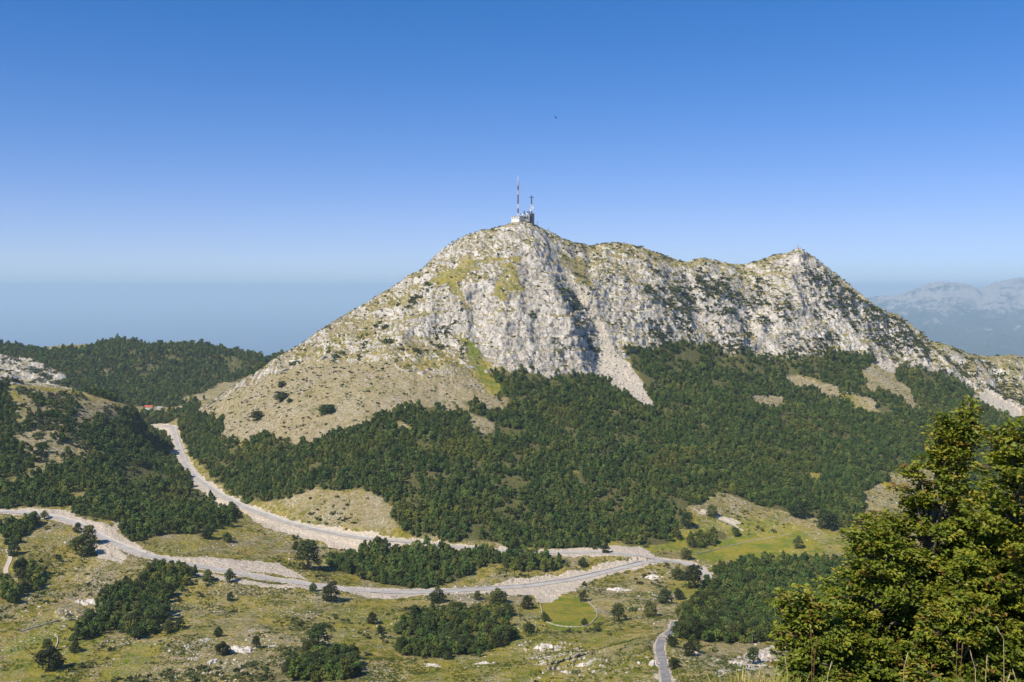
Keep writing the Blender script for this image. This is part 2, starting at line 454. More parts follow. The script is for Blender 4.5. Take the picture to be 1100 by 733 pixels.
FOREST = [
 ([(188,461),(200,446),(224,447),(240,452),(236,470),(262,482),(277,462),(300,474),(318,482),(345,470),(368,466),(388,462),(404,448),(432,440),(470,436),(512,432),(540,424),(528,398),(556,398),(590,404),(640,402),(690,436),(706,442),(672,378),(720,372),(760,371),(800,380),(840,388),(900,378),(935,385),(975,398),(1010,402),(1050,424),(1100,450),(1200,460),(1200,560),(1040,500),(985,500),(955,512),(930,545),(915,572),(862,552),(812,545),(770,530),(742,548),(720,584),(640,590),(560,588),(490,580),(430,574),(424,548),(402,530),(340,524),(300,540),(262,538),(228,514),(207,488),(196,470)], 1.0),
 ([(0,522),(60,506),(110,492),(150,474),(160,464),(178,468),(188,500),(212,527),(246,548),(258,562),(232,572),(182,575),(142,582),(122,562),(84,556),(74,543),(0,546),(-120,550),(-120,520)], 1.0),
 ([(-150,410),(0,400),(14,440),(20,480),(40,502),(0,522),(-120,520)], 0.95),
 ([(22,418),(60,420),(110,432),(152,446),(154,464),(60,506),(34,498),(20,470)], 0.36),
 ([(130,446),(158,446),(156,464),(100,490),(90,470)], 0.9),
 ([(-250,368),(0,368),(30,374),(75,367),(130,362),(170,367),(205,364),(250,373),(290,384),(280,398),(240,416),(225,430),(190,437),(150,438),(110,428),(60,414),(0,405),(-150,405)], 0.97),
 ([(130,444),(200,442),(225,436),(200,446),(180,456),(150,456)], 0.9),
 ([(1045,508),(1100,490),(1200,505),(1210,612),(1100,600),(1015,618),(1000,585)], 1.0),
 # clearings
 ([(72,370),(112,366),(110,372),(80,376)], -0.7), ([(116,363),(150,361),(142,370),(125,370)], -0.75), ([(184,366),(226,364),(222,371),(192,373)], -0.75), ([(105,398),(120,398),(118,404),(108,404)], -0.8), ([(45,370),(70,368),(66,374),(48,376)], -0.5), ([(225,372),(240,372),(238,377),(228,377)],-.5),
 ([(-40,376),(0,376),(28,384),(55,394),(75,408),(60,416),(20,415),(-40,412)], -0.9), ([(196,434),(228,428),(250,412),(238,410),(215,424),(190,430)], -0.97), ([(176,440),(215,434),(222,438),(178,445)], -0.97),
 ([(420,452),(445,455),(440,472),(422,466)], -0.8), ([(500,446),(530,452),(525,468),(508,470)], -0.8), ([(470,432),(510,438),(500,450),(470,446)], -0.7), ([(512,432),(545,425),(548,440),(528,445)], -0.7),
 ([(806,424),(842,425),(848,440),(814,440)], -0.9), ([(842,407),(876,403),(890,416),(856,417)], -0.9), ([(874,410),(902,414),(908,430),(884,428)], -0.9), ([(906,423),(934,425),(950,447),(916,442)], -0.9),
 ([(932,388),(955,400),(980,420),(992,446),(975,440),(960,425),(935,420),(925,405)], -0.82), ([(1000,430),(1012,436),(1010,446),(1000,440)], -0.8),
 ([(935,382),(968,394),(962,404),(945,398)], -1.0), ([(1054,414),(1100,441),(1096,456),(1044,430)], -1.0),
 ([(752,535),(770,528),(830,548),(800,556),(760,558)], -0.9), ([(925,530),(985,498),(1030,505),(1000,545),(940,560)], -0.95), ([(864,504),(884,507),(882,520),(866,519)], -0.8),
 ([(636,586),(670,578),(672,588),(650,592)], -0.8), ([(78,534),(90,520),(100,540),(84,552)], -0.9), ([(700,470),(722,474),(716,482),(702,480)], -0.7), ([(610,500),(632,504),(628,512),(612,510)], -0.45), ([(760,500),(785,503),(780,512),(764,511)], -0.5), ([(655,452),(670,456),(668,464),(655,462)],-.5), ([(20,505),(40,498),(44,506),(26,514)], -0.6), ([(172,536),(184,538),(180,545)], -0.8),
 ([(153,437),(180,437),(181,446),(155,446)], -0.9),
] + [(v[0], 1.0) for v in COPSES.values()]
M_for = cover(FOREST, (40, 2350))
M_scree = cover([([(605,276),(622,304),(643,340),(636,350),(618,318),(602,286)], 0.5), ([(634,344),(643,340),(654,364),(668,384),(682,400),(694,420),(705,440),(688,434),(664,420),(650,408),(638,406),(635,386),(644,372)], 1.0),
 ([(936,382),(950,386),(968,394),(962,402),(946,397)], 1.0), ([(1058,416),(1097,441),(1092,452),(1048,429)], 1.2), ([(912,408),(918,410),(914,424),(908,422)], 0.8), ([(772,728),(800,710),(838,690),(843,700),(816,718),(786,731)], 0.85)])
M_tan = cover([([(205,450),(300,386),(330,376),(400,388),(450,398),(502,396),(516,420),(545,440),(500,440),(430,445),(380,462),(330,482),(270,470),(240,478),(200,447)], 1.0),
 ([(925,390),(955,398),(985,420),(995,448),(940,440),(910,420)], 0.9), ([(806,422),(846,424),(846,440),(810,440)], 1.0), ([(846,404),(905,412),(905,430),(846,418)], 1.0),
 ([(20,416),(100,430),(152,446),(154,464),(60,508),(20,495)], 0.9), ([(340,524),(402,530),(424,548),(428,572),(360,562),(280,540),(300,540)], 0.75), ([(260,545),(330,560),(430,576),(300,556)],0.7),
 ([(500,420),(545,428),(560,460),(500,470)], 0.8), ([(190,430),(250,405),(260,420),(200,447),(170,446)], 0.6), ([(280,372),(318,366),(318,385),(290,384)], 0.9), ([(925,525),(985,498),(1040,505),(1000,550),(930,560)], 0.5),
 ([(780,726),(840,700),(900,690),(960,733),(780,733)], 0.6), ([(735,690),(800,692),(830,700),(760,733),(730,733)], 0.6), ([(150,690),(260,660),(330,690),(230,733),(120,733)], 0.45),([(60,640),(110,600),(200,640),(100,670)],0.4), ([(600,655),(700,610),(730,640),(640,665)],0.35)])
M_green = cover([([(578,650),(600,642),(624,643),(643,660),(638,675),(600,677),(582,669)], 1.2), ([(742,596),(770,584),(792,578),(860,572),(880,585),(830,600),(760,603)], 1.0),
 ([(735,575),(760,560),(800,556),(900,572),(915,590),(880,600),(745,603)], 0.55), ([(636,588),(660,580),(740,560),(745,588),(700,596)], 0.7), ([(720,625),(750,608),(760,640),(725,650)], 0.6),
 ([(100,733),(140,690),(180,690),(150,733)], 0.6), ([(0,700),(60,650),(110,690),(60,733),(0,733)], 0.6), ([(340,660),(420,640),(450,690),(360,700)], 0.5), ([(190,640),(330,640),(320,665),(200,680)], 0.35),
 ([(480,695),(560,650),(700,690),(690,733),(440,733)], 0.5), ([(452,297),(470,286),(500,273),(560,271),(560,283),(545,277),(502,284),(497,300),(503,327),(488,318),(484,300),(460,302)], 0.4), ([(532,279),(556,284),(562,305),(546,320),(524,317),(545,301)], 0.4), ([(495,356),(510,370),(530,398),(548,424),(526,424),(504,386)], 0.75), ([(595,268),(608,290),(650,340),(690,380),(670,376),(628,330)], 0.7),
 ([(255,546),(268,552),(245,575),(190,600),(150,592),(185,576)], 0.45)])
M_soil = cover([([(252,545),(330,562),(430,577),(480,588),(470,594),(436,588),(400,598),(372,594),(330,580),(284,566)], 1.0), ([(20,545),(76,547),(86,557),(112,566),(140,578),(150,592),(108,574),(84,563),(30,555)], 1.0),
 ([(96,584),(112,583),(142,600),(130,608),(104,600)], 1.0), ([(150,596),(230,600),(300,606),(330,622),(240,612)], 1.0), ([(150,602),(250,622),(340,634),(300,634),(200,618)], 0.8), ([(510,634),(560,622),(600,618),(680,600),(700,602),(640,622),(590,648),(574,648),(572,640),(520,638)], 1.0), ([(500,590),(600,590),(640,585),(690,588),(712,600),(600,598)], 1.0),
 ([(156,456),(176,450),(190,458),(188,470),(176,470),(170,460)], 1.0), ([(176,470),(190,468),(205,506),(240,536),(258,548),(246,549),(214,530),(192,505)], 0.9), ([(740,602),(760,612),(766,625),(750,615)], 0.9), ([(300,625),(420,633),(520,632),(520,640),(420,643),(330,636)], 0.7),
 ([(700,712),(712,690),(722,733),(702,733)], 0.6), ([(750,545),(800,562),(790,566),(750,552)], 0.8), ([(110,556),(140,566),(150,574),(118,570)],0.6)])
M_rock = cover([([(205,447),(300,384),(350,352),(400,322),(450,292),(480,267),(520,249),(555,240),(572,242),(600,257),(640,265),(680,267),(720,277),(760,284),(800,286),(830,278),(857,270),(880,287),(920,314),(960,342),(1000,370),(1020,377),(1060,385),(1100,385),(1250,395),(1250,450),(1100,448),(1050,422),(1010,404),(960,394),(900,382),(840,390),(800,384),(760,376),(720,374),(680,380),(660,420),(640,405),(600,406),(560,402),(530,398),(500,402),(450,400),(400,390),(330,378)], 0.80),
 ([(205,450),(300,386),(330,378),(400,390),(450,400),(500,402),(530,420),(430,442),(330,480),(240,475)], 0.47), ([(-40,376),(0,376),(28,384),(55,394),(75,408),(60,416),(20,415),(-40,412)], 1.35), ([(70,368),(110,366),(108,372),(80,374)], 0.8), ([(118,362),(150,360),(140,368)], 0.9), ([(185,366),(225,364),(220,370),(190,372)], 0.9), ([(105,398),(120,398),(118,404),(108,404)], 1.0), ([(45,370),(70,368),(66,374),(48,376)], 0.8), ([(282,372),(318,366),(318,378),(290,384)], 0.6),
 ([(300,384),(350,352),(400,322),(450,292),(460,300),(400,345),(340,380)], -0.32), ([(452,297),(470,286),(500,273),(560,271),(560,283),(545,277),(502,284),(497,300),(503,327),(488,318),(484,300),(460,302)], -0.62), ([(532,279),(556,284),(562,305),(546,320),(524,317),(545,301)], -0.6), ([(470,330),(500,330),(545,325),(555,345),(500,352)], -0.22), ([(380,385),(450,365),(520,380),(530,398),(500,402),(420,395)], -0.35), ([(600,257),(625,262),(640,300),(620,300)], -0.5), ([(625,264),(680,267),(720,277),(760,285),(800,287),(790,312),(740,306),(690,292),(640,285)], -0.27, 1), ([(800,287),(830,277),(850,275),(856,295),(830,310),(800,305)], -0.32, 1), ([(690,380),(700,360),(760,368),(800,378),(760,376)], -0.3), ([(495,356),(510,370),(530,398),(548,424),(526,424),(504,386)], -0.68),
 ([(780,710),(830,698),(838,705),(800,720)], 1.0), ([(560,692),(640,690),(650,720),(560,715)], 0.75), ([(75,640),(108,642),(105,665),(70,670)], 0.7), ([(180,690),(280,680),(320,695),(220,733),(150,733)], 0.45), ([(600,625),(690,622),(700,645),(610,640)], 0.5), ([(240,625),(330,640),(300,680),(230,660)], 0.35), ([(310,660),(345,650),(350,680)],0.3), ([(500,625),(570,618),(600,622),(520,632)], 0.6), ([(60,590),(110,585),(100,640),(40,640)],0.3), ([(440,705),(560,690),(560,720),(440,722)],0.5)], (34, 1440))
M_shrub = cover([([(690,300),(760,300),(1000,375),(1050,400),(1000,400),(900,378),(840,385),(700,372)], 0.42), ([(728,290),(795,305),(812,345),(760,340),(716,318)], 1.0), ([(760,335),(775,340),(800,378),(782,376)], 0.6), ([(870,284),(925,320),(1000,374),(990,392),(940,372),(900,345),(860,350),(850,320)], 0.8), ([(22,418),(110,432),(152,446),(100,492),(34,498)], 0.5), ([(960,350),(1060,388),(1100,400),(1100,440),(1040,410),(970,385)], 0.45), ([(600,300),(640,340),(660,380),(640,385),(605,330)], 0.6),
 ([(690,330),(840,320),(860,380),(700,376)], 0.22), ([(330,380),(450,300),(500,300),(500,400),(400,390)], 0.10), ([(240,450),(330,385),(500,400),(430,440),(300,470)], 0.05), ([(660,268),(760,285),(850,290),(800,320),(700,310)], 0.22), ([(560,340),(640,340),(640,400),(560,398)], 0.15), ([(1066,390),(1100,420),(1100,445),(1080,430)], 0.9),
 ([(0,376),(60,390),(80,414),(0,412)], 0.3), ([(280,372),(320,366),(320,384),(295,386)], 0.3)])
def soft(M, x, y, warp=7.0, n=1):
    dx = fbm2(x / 17.0, y / 17.0, 3, 91); dy = fbm2(x / 17.0 + 50, y / 17.0, 3, 97)
    return bil(M, x + dx * warp, y + dy * warp, mx[0], my[0], MS)

# ------------------------------------------------------------------ roads: lines on the ground
def smooth_line(pxpts, dev=3):
    d = densify(pxpts, 5, False); W = cast(d[:, 0], d[:, 1])
    L = np.r_[0, np.cumsum(np.hypot(*np.diff(W[:, :2], axis=0).T))]
    t = np.arange(0, L[-1], 3.0)
    W = np.c_[[np.interp(t, L, W[:, k]) for k in range(3)]].T
    for k, n in ((0, 12), (1, 12), (2, 30)):
        for _ in range(n):
            W[1:-1, k] = (W[:-2, k] + 2 * W[1:-1, k] + W[2:, k]) / 4
    return W
ROADS = {
 'mountain road': (smooth_line([(165,459),(178,457),(186,459),(190,475),(198,497),(212,515),(235,531),(262,545),(300,559),(340,570),(390,579),(440,583),(490,588),(540,592),(600,594),(650,593),(690,597),(712,603)]), 3.6),
 'valley road': (smooth_line([(-60,547),(0,550),(50,553),(85,563),(112,579),(150,595),(200,606),(260,617),(330,628),(380,634),(430,637),(480,636),(520,633),(570,630),(620,622),(660,613),(692,604),(720,602),(745,607),(758,616),(766,628)]), 3.5),
 'lane': (smooth_line([(725,668),(722,678),(712,684),(708,692),(710,706),(714,722),(718,745)]), 2.05),
 'farm track': (smooth_line([(8,590),(12,600),(5,612),(8,622),(20,632)]), 1.6),
 'meadow track': (smooth_line([(742,546),(762,555),(790,565),(800,572)]), 1.6),
}
RD = np.full(MXX.shape, 99.0); RZ = np.zeros(MXX.shape); RW = np.full(MXX.shape, 3.0)
for nm, (W, hw) in ROADS.items():
    for x, y, z in W:
        i0, i1 = np.searchsorted(mx, (x - 33, x + 33)); j0, j1 = np.searchsorted(my, (y - 33, y + 33))
        d = np.hypot(MXX[j0:j1, i0:i1] - x, MYY[j0:j1, i0:i1] - y) - hw
        b = d < RD[j0:j1, i0:i1]
        RD[j0:j1, i0:i1][b] = d[b]; RZ[j0:j1, i0:i1][b] = z; RW[j0:j1, i0:i1][b] = hw
M_for = blur(M_for, 3); M_for[(RD < 3.5)] = 0; M_shrub[RD < 2.5] = 0
RZ = np.where(RD < 90, RZ, 0)

# ------------------------------------------------------------------ terrain mesh: one sheet round the viewpoint, fine where the photo looks
azs = np.unique(np.round(np.r_[np.arange(-180, -62, 4.0), np.arange(-62, -29, 0.6), np.arange(-29, 29, 0.052), np.arange(29, 62, 0.6), np.arange(62, 180, 4.0)], 4))
rr = np.r_[np.geomspace(0.4, 430, 170), np.arange(431.7, 1000, 1.7), np.arange(1000, 1300, 2.0), np.arange(1300, 1860, 1.15), np.arange(1860, 1920, 2.0), np.arange(1920, 3450, 7.0), np.geomspace(3460, 14000, 40)]
na, nr = len(azs), len(rr)
A_, R_ = np.meshgrid(np.radians(azs), rr)
X = (np.sin(A_) * R_).ravel(); Y = (np.cos(A_) * R_).ravel(); r = R_.ravel(); aa = np.degrees(np.abs(A_)).ravel()
def near_z(x, y):
    r = np.hypot(x, y)
    return (-1.72 - 0.43 * r - 0.10 * np.maximum(r - 30, 0) + 1.74 * np.exp(-((x - 2.0) ** 2 / 3.2 + (y - 8.0) ** 2 / 5.5)) + 1.5 * np.exp(-((x - 6.2) ** 2 + (y - 14.5) ** 2) / 30.0)
            + 0.12 * fbm2(x / 1.3, y / 1.3, 3, 5))
zt = bil(GZ, X, np.clip(Y, GY0, GY1))
zb = np.maximum(-1.72 - 0.43 * r, -260) + 30 * fbm2(X / 260, Y / 260, 4, 3) * sstep(100, 600, r)
wq = sstep(64, 46, aa)
z = zt * wq + zb * (1 - wq)
wn_ = sstep(70, 330, r)
z = near_z(X, Y) * (1 - wn_) + z * wn_
far = sstep(3300, 5600, r)
z = z * (1 - far) + (-1720) * far
a_for = soft(M_for, X, Y, 6); a_rock = soft(M_rock, X, Y, 16); a_tan = soft(M_tan, X, Y, 12); a_green = soft(M_green, X, Y, 7)
a_scree = soft(M_scree, X, Y, 6); a_soil = soft(M_soil, X, Y, 5); a_shrub = soft(M_shrub, X, Y, 12)
inreg = (r > 440) & (r < 3250) & (aa < 46)
for q in (a_for, a_rock, a_tan, a_green, a_scree, a_soil, a_shrub): q[~inreg] = 0
a_tan[(r < 60)] = 0.5
a_tan = np.maximum(a_tan, 0.45 * a_rock * (1 - a_green))
# relief
det = sstep(60, 430, r) * (1 - far)
z = z + det * (1 - a_rock) * (2.2 * fbm2(X / 45, Y / 45, 3, 11) + 0.8 * fbm2(X / 9, Y / 9, 3, 13)) * (1 - 0.7 * a_green) + det * 0.5 * np.maximum(0, ridge2(X / 14, Y / 14, 3, 19)) * (1 - a_green) * (1 - a_rock)
sel = np.where(inreg & (a_rock > 0.02))[0]
xs, ys, zs_ = X[sel], Y[sel], z[sel]
amp = a_rock[sel] * (1 - 0.75 * a_scree[sel])
steep = sstep(-0.1, 0.9, fbm2(xs / 140, zs_ / 140, 2, 77) + 0.35)
rib = ridge2(xs / 46 + 0.25 * ys / 46 + 0.5 * fbm2(xs / 90, zs_ / 60, 3, 24), zs_ / 80 + ys / 130, 4, 23)          # buttresses that run down the face
blk = ridge2(xs / 15, zs_ / 17 + ys / 60, 4, 29, 0.6)
str_ = fbm2(xs / 60, zs_ / 5.5, 3, 31)                                     # bedding
grn = fbm2(xs / 3.4, zs_ / 3.0 + ys / 5, 3, 37)
pxs = 550 + F * xs / ys
strm = 0.5 + 1.2 * sstep(520, 560, pxs) * sstep(660, 630, pxs)
cr1 = np.abs(vn2(xs / 12.0 + 1.6 * fbm2(xs / 26, zs_ / 26, 3, 55), zs_ / 17 + ys / 60 + 1.6 * fbm2(xs / 30, zs_ / 22, 3, 57), 51) * 2 - 1); cr2 = np.abs(vn2(xs / 4.2 + 3.3, zs_ / 7 + ys / 30, 53) * 2 - 1)
wz = zs_ + 5.0 * fbm2(xs / 55, ys / 55, 3, 101) + 1.2 * fbm2(xs / 9, ys / 9, 2, 103)
tm = np.clip(0.25 + 0.75 * sstep(525, 560, pxs) * sstep(668, 640, pxs) + 0.55 * sstep(680, 720, pxs) * sstep(-0.1, 0.3, fbm2(xs / 70, zs_ / 40, 2, 107)), 0, 1) * sstep(75, 35, zs_)
terr = tm * (11.0 * ((wz / 17.0) % 1 - 0.5) + 4.5 * ((wz / 6.3) % 1 - 0.5))            # ledges: steep risers and flat treads
v1, e1 = worley2(xs / 12.0 + 0.5 * fbm2(xs / 9, zs_ / 9, 2, 109), (zs_ * 0.8 - ys * 0.35) / 10.0, 111)
v2, e2 = worley2(xs / 4.6 + 9.3, (zs_ * 0.8 - ys * 0.35) / 4.2, 113)
dpl = amp * (15.0 * rib + 4.5 * blk * (0.4 + 0.6 * steep) + 0.8 * terr + 3.4 * (v1 - 0.5) + 1.8 * (v2 - 0.5) - 3.4 * (1 - sstep(0, .16, e1)) - 1.5 * (1 - sstep(0, .2, e2)) + 1.4 * grn)
dpl -= dpl.mean()
dpl *= np.where(a_rock[sel] < 0.6, 0.45, 1.0)
Y[sel] = ys - 0.75 * dpl; z[sel] = zs_ + 0.42 * dpl
# the crests are brought to the heights they have in the photo
SKY_M = [(205,447),(250,417),(295,385),(310,377),(325,368),(345,354),(365,341),(385,330),(400,321),(420,309),(440,295),(452,290),(460,282),(470,272),(482,263),(500,253),(515,248),(530,245.5),(545,241),(552,238),(560,237),(570,239),(580,244),(590,249),(600,254),(610,259),(620,261),(635,264),(650,261.5),(665,260.5),(680,263),(700,269),(715,275),(730,280),(738,281.5),(745,279),(752,277),(765,279),(775,281.5),(790,284),(800,284),(815,280),(830,274.5),(845,272),(852,269.5),(858,268),(865,270),(875,276),(890,288),(900,296),(920,312),(940,328),(955,336),(965,338),(980,350),(1000,367),(1012,369),(1025,373),(1040,380),(1060,383),(1080,382),(1090,381),(1100,384),(1160,386)]
SKY_L = [(-60,368),(0,368),(30,375),(75,371),(100,370),(130,363.5),(160,369),(200,367),(225,370),(250,376),(270,381),(290,387),(300,381),(318,373),(330,374)]
for tgt, y0_, y1_, p0_, p1_, wid in ((SKY_M, 1300, 2250, 262, 1158, 75), (SKY_L, 2150, 3400, -58, 328, 26)):
    tp_ = np.array(tgt, float)
    for it_ in range(4):
        PX, PY = project(X, np.maximum(Y, .1), z)
        q = np.where((Y > y0_) & (Y < y1_) & (PX > p0_) & (PX < p1_) & (r < 3420) & ((PX > 345) | (Y < 1700) | (y0_ > 2000)))[0]
        bi = np.round(PX[q]).astype(int) - p0_; nb_ = p1_ - p0_ + 2
        top_ = np.full(nb_, 999.0); np.minimum.at(top_, bi, PY[q])
        want = np.interp(np.arange(nb_) + p0_, tp_[:, 0], tp_[:, 1]); dlt = np.where(top_ < 900, want - top_, 0.0)
        kk = 7 if it_ < 3 else 11; pad = np.pad(dlt, kk // 2, mode='edge'); dlt = np.convolve(pad, np.ones(kk) / kk, 'valid')
        dlt = dlt * sstep(0, 26, np.arange(nb_)) * sstep(nb_, nb_ - 26, np.arange(nb_))
        dv = dlt[np.clip(bi, 0, nb_ - 1)]; below = PY[q] - top_[np.clip(bi, 0, nb_ - 1)]
        z[q] -= dv * Y[q] / F * (1 - sstep(wid * .25, wid, below))
    print('skyline fit', np.abs(dlt).mean())
# roads cut and filled into the ground
rd = bil(RD, X, Y, mx[0], my[0], MS); rz = bil(RZ, X, Y, mx[0], my[0], MS)
ii = np.clip(((X - mx[0]) / MS + .5).astype(int), 0, len(mx) - 1); jj = np.clip(((Y - my[0]) / MS + .5).astype(int), 0, len(my) - 1)
rzn = RZ[jj, ii]; rwn = RW[jj, ii]
k = np.where(inreg & (rd < 30) & (rzn < -1), 1 - sstep(1.2, np.where(rwn > 3, 11.0, 5.0), rd), 0)
z = z * (1 - k) + (rzn - 0.30) * k
a_soil = np.maximum(a_soil, np.where(inreg & (rwn > 2), 0.95 * (1 - sstep(2.0, 7.0, rd * np.where(rwn > 3, 1.0, 3.0) + 3.5 * fbm2(X / 9, Y / 9, 3, 41))), 0))
V = np.c_[X, Y, z].astype(np.float32)
idx = np.arange(na * nr).reshape(nr, na)
idn = np.c_[idx, idx[:, :1]]
Fq = np.stack([idn[:-1, :-1], idn[:-1, 1:], idn[1:, 1:], idn[1:, :-1]], -1).reshape(-1, 4)[:, ::-1]
one = np.ones_like(a_for)
covA = np.c_[a_rock, a_tan, a_green, one]; covB = np.c_[a_scree, a_soil, a_for, one]

m_ter, nt, p = new_mat('mountain_ground'); t = NT(nt)
ca, cb = t.attr('cover_a'), t.attr('cover_b')
n20 = t.noise(0.05, 4, 0.6); n5 = t.noise(0.22, 4, 0.62); n1 = t.noise(0.8, 4, 0.65); n100 = t.noise(0.011, 3, 0.5)
mp = t.n('ShaderNodeMapping'); t.l(t.co(), mp.inputs[0]); mp.inputs['Rotation'].default_value = (0, 0, R(13)); mp.inputs['Scale'].default_value = (1.0, 0.28, 1.0)
nst = t.noise(0.045, 5, 0.62, mp.outputs[0]); nfi = t.noise(0.33, 5, 0.72)
ol = t.mix(t.ramp(n20, 0.36, 0.62), (0.175, 0.172, 0.010), (0.345, 0.265, 0.036))
ol = t.mix(t.ramp(n5, 0.50, 0.64), ol, (0.40, 0.305, 0.10))
ol = t.mix(t.ramp(n5, 0.45, 0.34), ol, (0.10, 0.128, 0.016))
ol = t.mix(t.ramp(n100, 0.52, 0.62, 0, 0.6), ol, (0.25, 0.205, 0.085))
tanc = t.mix(t.ramp(n5, 0.38, 0.62), (0.30, 0.24, 0.115), (0.43, 0.355, 0.205))
tanc = t.mix(t.ramp(n20, 0.45, 0.33), tanc, (0.22, 0.20, 0.075))
c = t.mix(t.m('MULTIPLY', ca[1], 0.9), ol, tanc)
grc = t.mix(t.ramp(n20, 0.38, 0.6), (0.17, 0.215, 0.012), (0.34, 0.285, 0.03))
grc = t.mix(t.ramp(n5, 0.5, 0.65, 0, 0.5), grc, (0.27, 0.235, 0.09))
c = t.mix(t.ramp(t.m('ADD', ca[2], t.m('MULTIPLY', t.m('SUBTRACT', n20, 0.5), 0.8)), 0.25, 0.75), c, grc)
lime = limestone(t)
# loose white stones and ledges in the meadows
st = t.voro(0.55); ngr = t.m('SUBTRACT', 1.0, t.m('MULTIPLY', ca[2], 0.85), True); clump = t.ramp(t.noise(0.028, 4, 0.65), 0.44, 0.62)
stone = t.m('MULTIPLY', t.ramp(st, 0.40, 0.26), clump); sto = t.ramp(t.m('ADD', nst, t.m('MULTIPLY', t.m('SUBTRACT', n5, 0.5), 0.55)), 0.50, 0.60); dk = t.m('MULTIPLY', t.ramp(t.noise(0.45, 3, 0.6), 0.60, 0.68), t.m('SUBTRACT', 1.0, ca[2]))
sp = t.m('MULTIPLY', t.ramp(n1, 0.60, 0.66), t.ramp(n20, 0.40, 0.55))
sty = t.mix(t.ramp(nfi, 0.40, 0.62), (0.30, 0.225, 0.13), (0.54, 0.44, 0.32)); sty = t.mix(t.ramp(nfi, 0.60, 0.70), sty, (0.68, 0.63, 0.55)); sty = t.mix(t.ramp(n1, 0.44, 0.36, 0, .8), sty, (0.12, 0.135, 0.022))
c = t.mix(t.m('MULTIPLY', t.m('MULTIPLY', ngr, sto), 0.52), c, sty)
c = t.mix(t.m('MULTIPLY', ngr, t.m('MAXIMUM', stone, t.m('MULTIPLY', sp, 0.8))), c, lime)
# bare rock shows through by patches; on the cliffs it is the rule
geo = t.n('ShaderNodeNewGeometry'); sx = t.n('ShaderNodeSeparateXYZ'); t.l(geo.outputs['Normal'], sx.inputs[0])
slo = t.m('MULTIPLY', t.m('MULTIPLY', t.m('SUBTRACT', 0.60, sx.outputs[2]), 1.5), ca[0])
c = t.mix(t.m('MULTIPLY', dk, 0.75), c, (0.075, 0.085, 0.022))
rk = t.m('ADD', t.m('ADD', t.m('MULTIPLY', ca[0], 0.94), slo), t.m('ADD', t.m('MULTIPLY', t.m('SUBTRACT', n5, 0.5), 1.5), t.m('MULTIPLY', t.m('SUBTRACT', n1, 0.5), 1.1)))
c = t.mix(t.ramp(rk, 0.50, 0.66), c, lime)
scr = t.mix(t.ramp(n1, 0.35, 0.65), (0.52, 0.445, 0.34), (0.68, 0.60, 0.48))
c = t.mix(t.ramp(t.m('ADD', cb[0], t.m('MULTIPLY', t.m('SUBTRACT', n5, 0.5), 0.7)), 0.30, 0.55), c, scr)
soil = t.mix(t.ramp(n1, 0.35, 0.66), (0.50, 0.40, 0.285), (0.80, 0.70, 0.57))
soil = t.mix(t.ramp(n20, 0.45, 0.6, 0, .7), soil, (0.68, 0.57, 0.43))
soil = t.mix(t.ramp(nfi, 0.42, 0.34, 0, .8), soil, (0.24, 0.205, 0.09))
c = t.mix(t.ramp(t.m('ADD', cb[1], t.m('ADD', t.m('MULTIPLY', t.m('SUBTRACT', n5, 0.5), 1.2), t.m('MULTIPLY', t.m('SUBTRACT', n20, 0.5), 0.8))), 0.42, 0.60), c, soil)
c = t.mix(t.ramp(cb[2], 0.35, 0.8), c, t.mix(t.ramp(n1, 0.4, 0.6), (0.085, 0.095, 0.025), (0.18, 0.155, 0.06)))
t.l(c, p.inputs['Base Color'])
hgt = t.m('ADD', t.m('MULTIPLY', n1, 0.8), t.m('MULTIPLY', n5, 1.2))
t.bump(hgt, p, 1.0, 2.2)
ter = link('terrain', mesh_np('terrain', V, Fq, m_ter, True, {'cover_a': ('FLOAT_COLOR', covA), 'cover_b': ('FLOAT_COLOR', covB)}))
tag(ter, kind='structure', label='rocky mountain, wooded slopes and grassy valley floor', cat='terrain')

def ground(x, y):
    """height of the finished ground at points in the valley (not on the cliffs)"""
    x = np.atleast_1d(np.asarray(x, float)); y = np.atleast_1d(np.asarray(y, float))
    rq = np.hypot(x, y); aq = np.degrees(np.arctan2(x, y))
    i = np.clip(np.searchsorted(rr, rq), 1, nr - 1); j = np.clip(np.searchsorted(azs, aq), 1, na - 1)
    i = np.where(np.abs(rr[i - 1] - rq) < np.abs(rr[i] - rq), i - 1, i); j = np.where(np.abs(azs[j - 1] - aq) < np.abs(azs[j] - aq), j - 1, j)
    return V[i * na + j, 2]
PXV, PYV = project(V[:, 0], np.maximum(V[:, 1], 0.1), V[:, 2])
infr = inreg & (PXV > -60) & (PXV < 1160)
# nearest finished ground point to a photo pixel (first surface along the ray)
def spot(px, py):
    w = cast([px], [py])[0]
    return np.array([w[0], w[1], ground(w[0], w[1])[0]])
# ------------------------------------------------------------------ sea, far mountains, haze
m_sea, nt, p = new_mat('sea_water'); t = NT(nt)
p.inputs['Base Color'].default_value = (0.008, 0.032, 0.068, 1); p.inputs['Roughness'].default_value = 0.25; p.inputs['Specular IOR Level'].default_value = 0.4
t.bump(t.noise(0.004, 4, 0.6), p, 0.25, 40.0)
rs = np.r_[0.0, 6000, 15000, 30000, 60000, 90000, 120000]; th = np.radians(np.arange(0, 360, 5))
Vs = [(0, 0, -1657.0)] + [(q * math.sin(a), q * math.cos(a), -1657.0) for q in rs[1:] for a in th]
sea = bpy.data.meshes.new('sea'); n = len(th)
sea.from_pydata(Vs, [], [(0, 1 + (k + 1) % n, 1 + k) for k in range(n)] + [(1 + j * n + k, 1 + j * n + (k + 1) % n, 1 + (j + 1) * n + (k + 1) % n, 1 + (j + 1) * n + k) for j in range(len(rs) - 2) for k in range(n)])
sea.materials.append(m_sea)
tag(link('sea', sea), kind='structure')

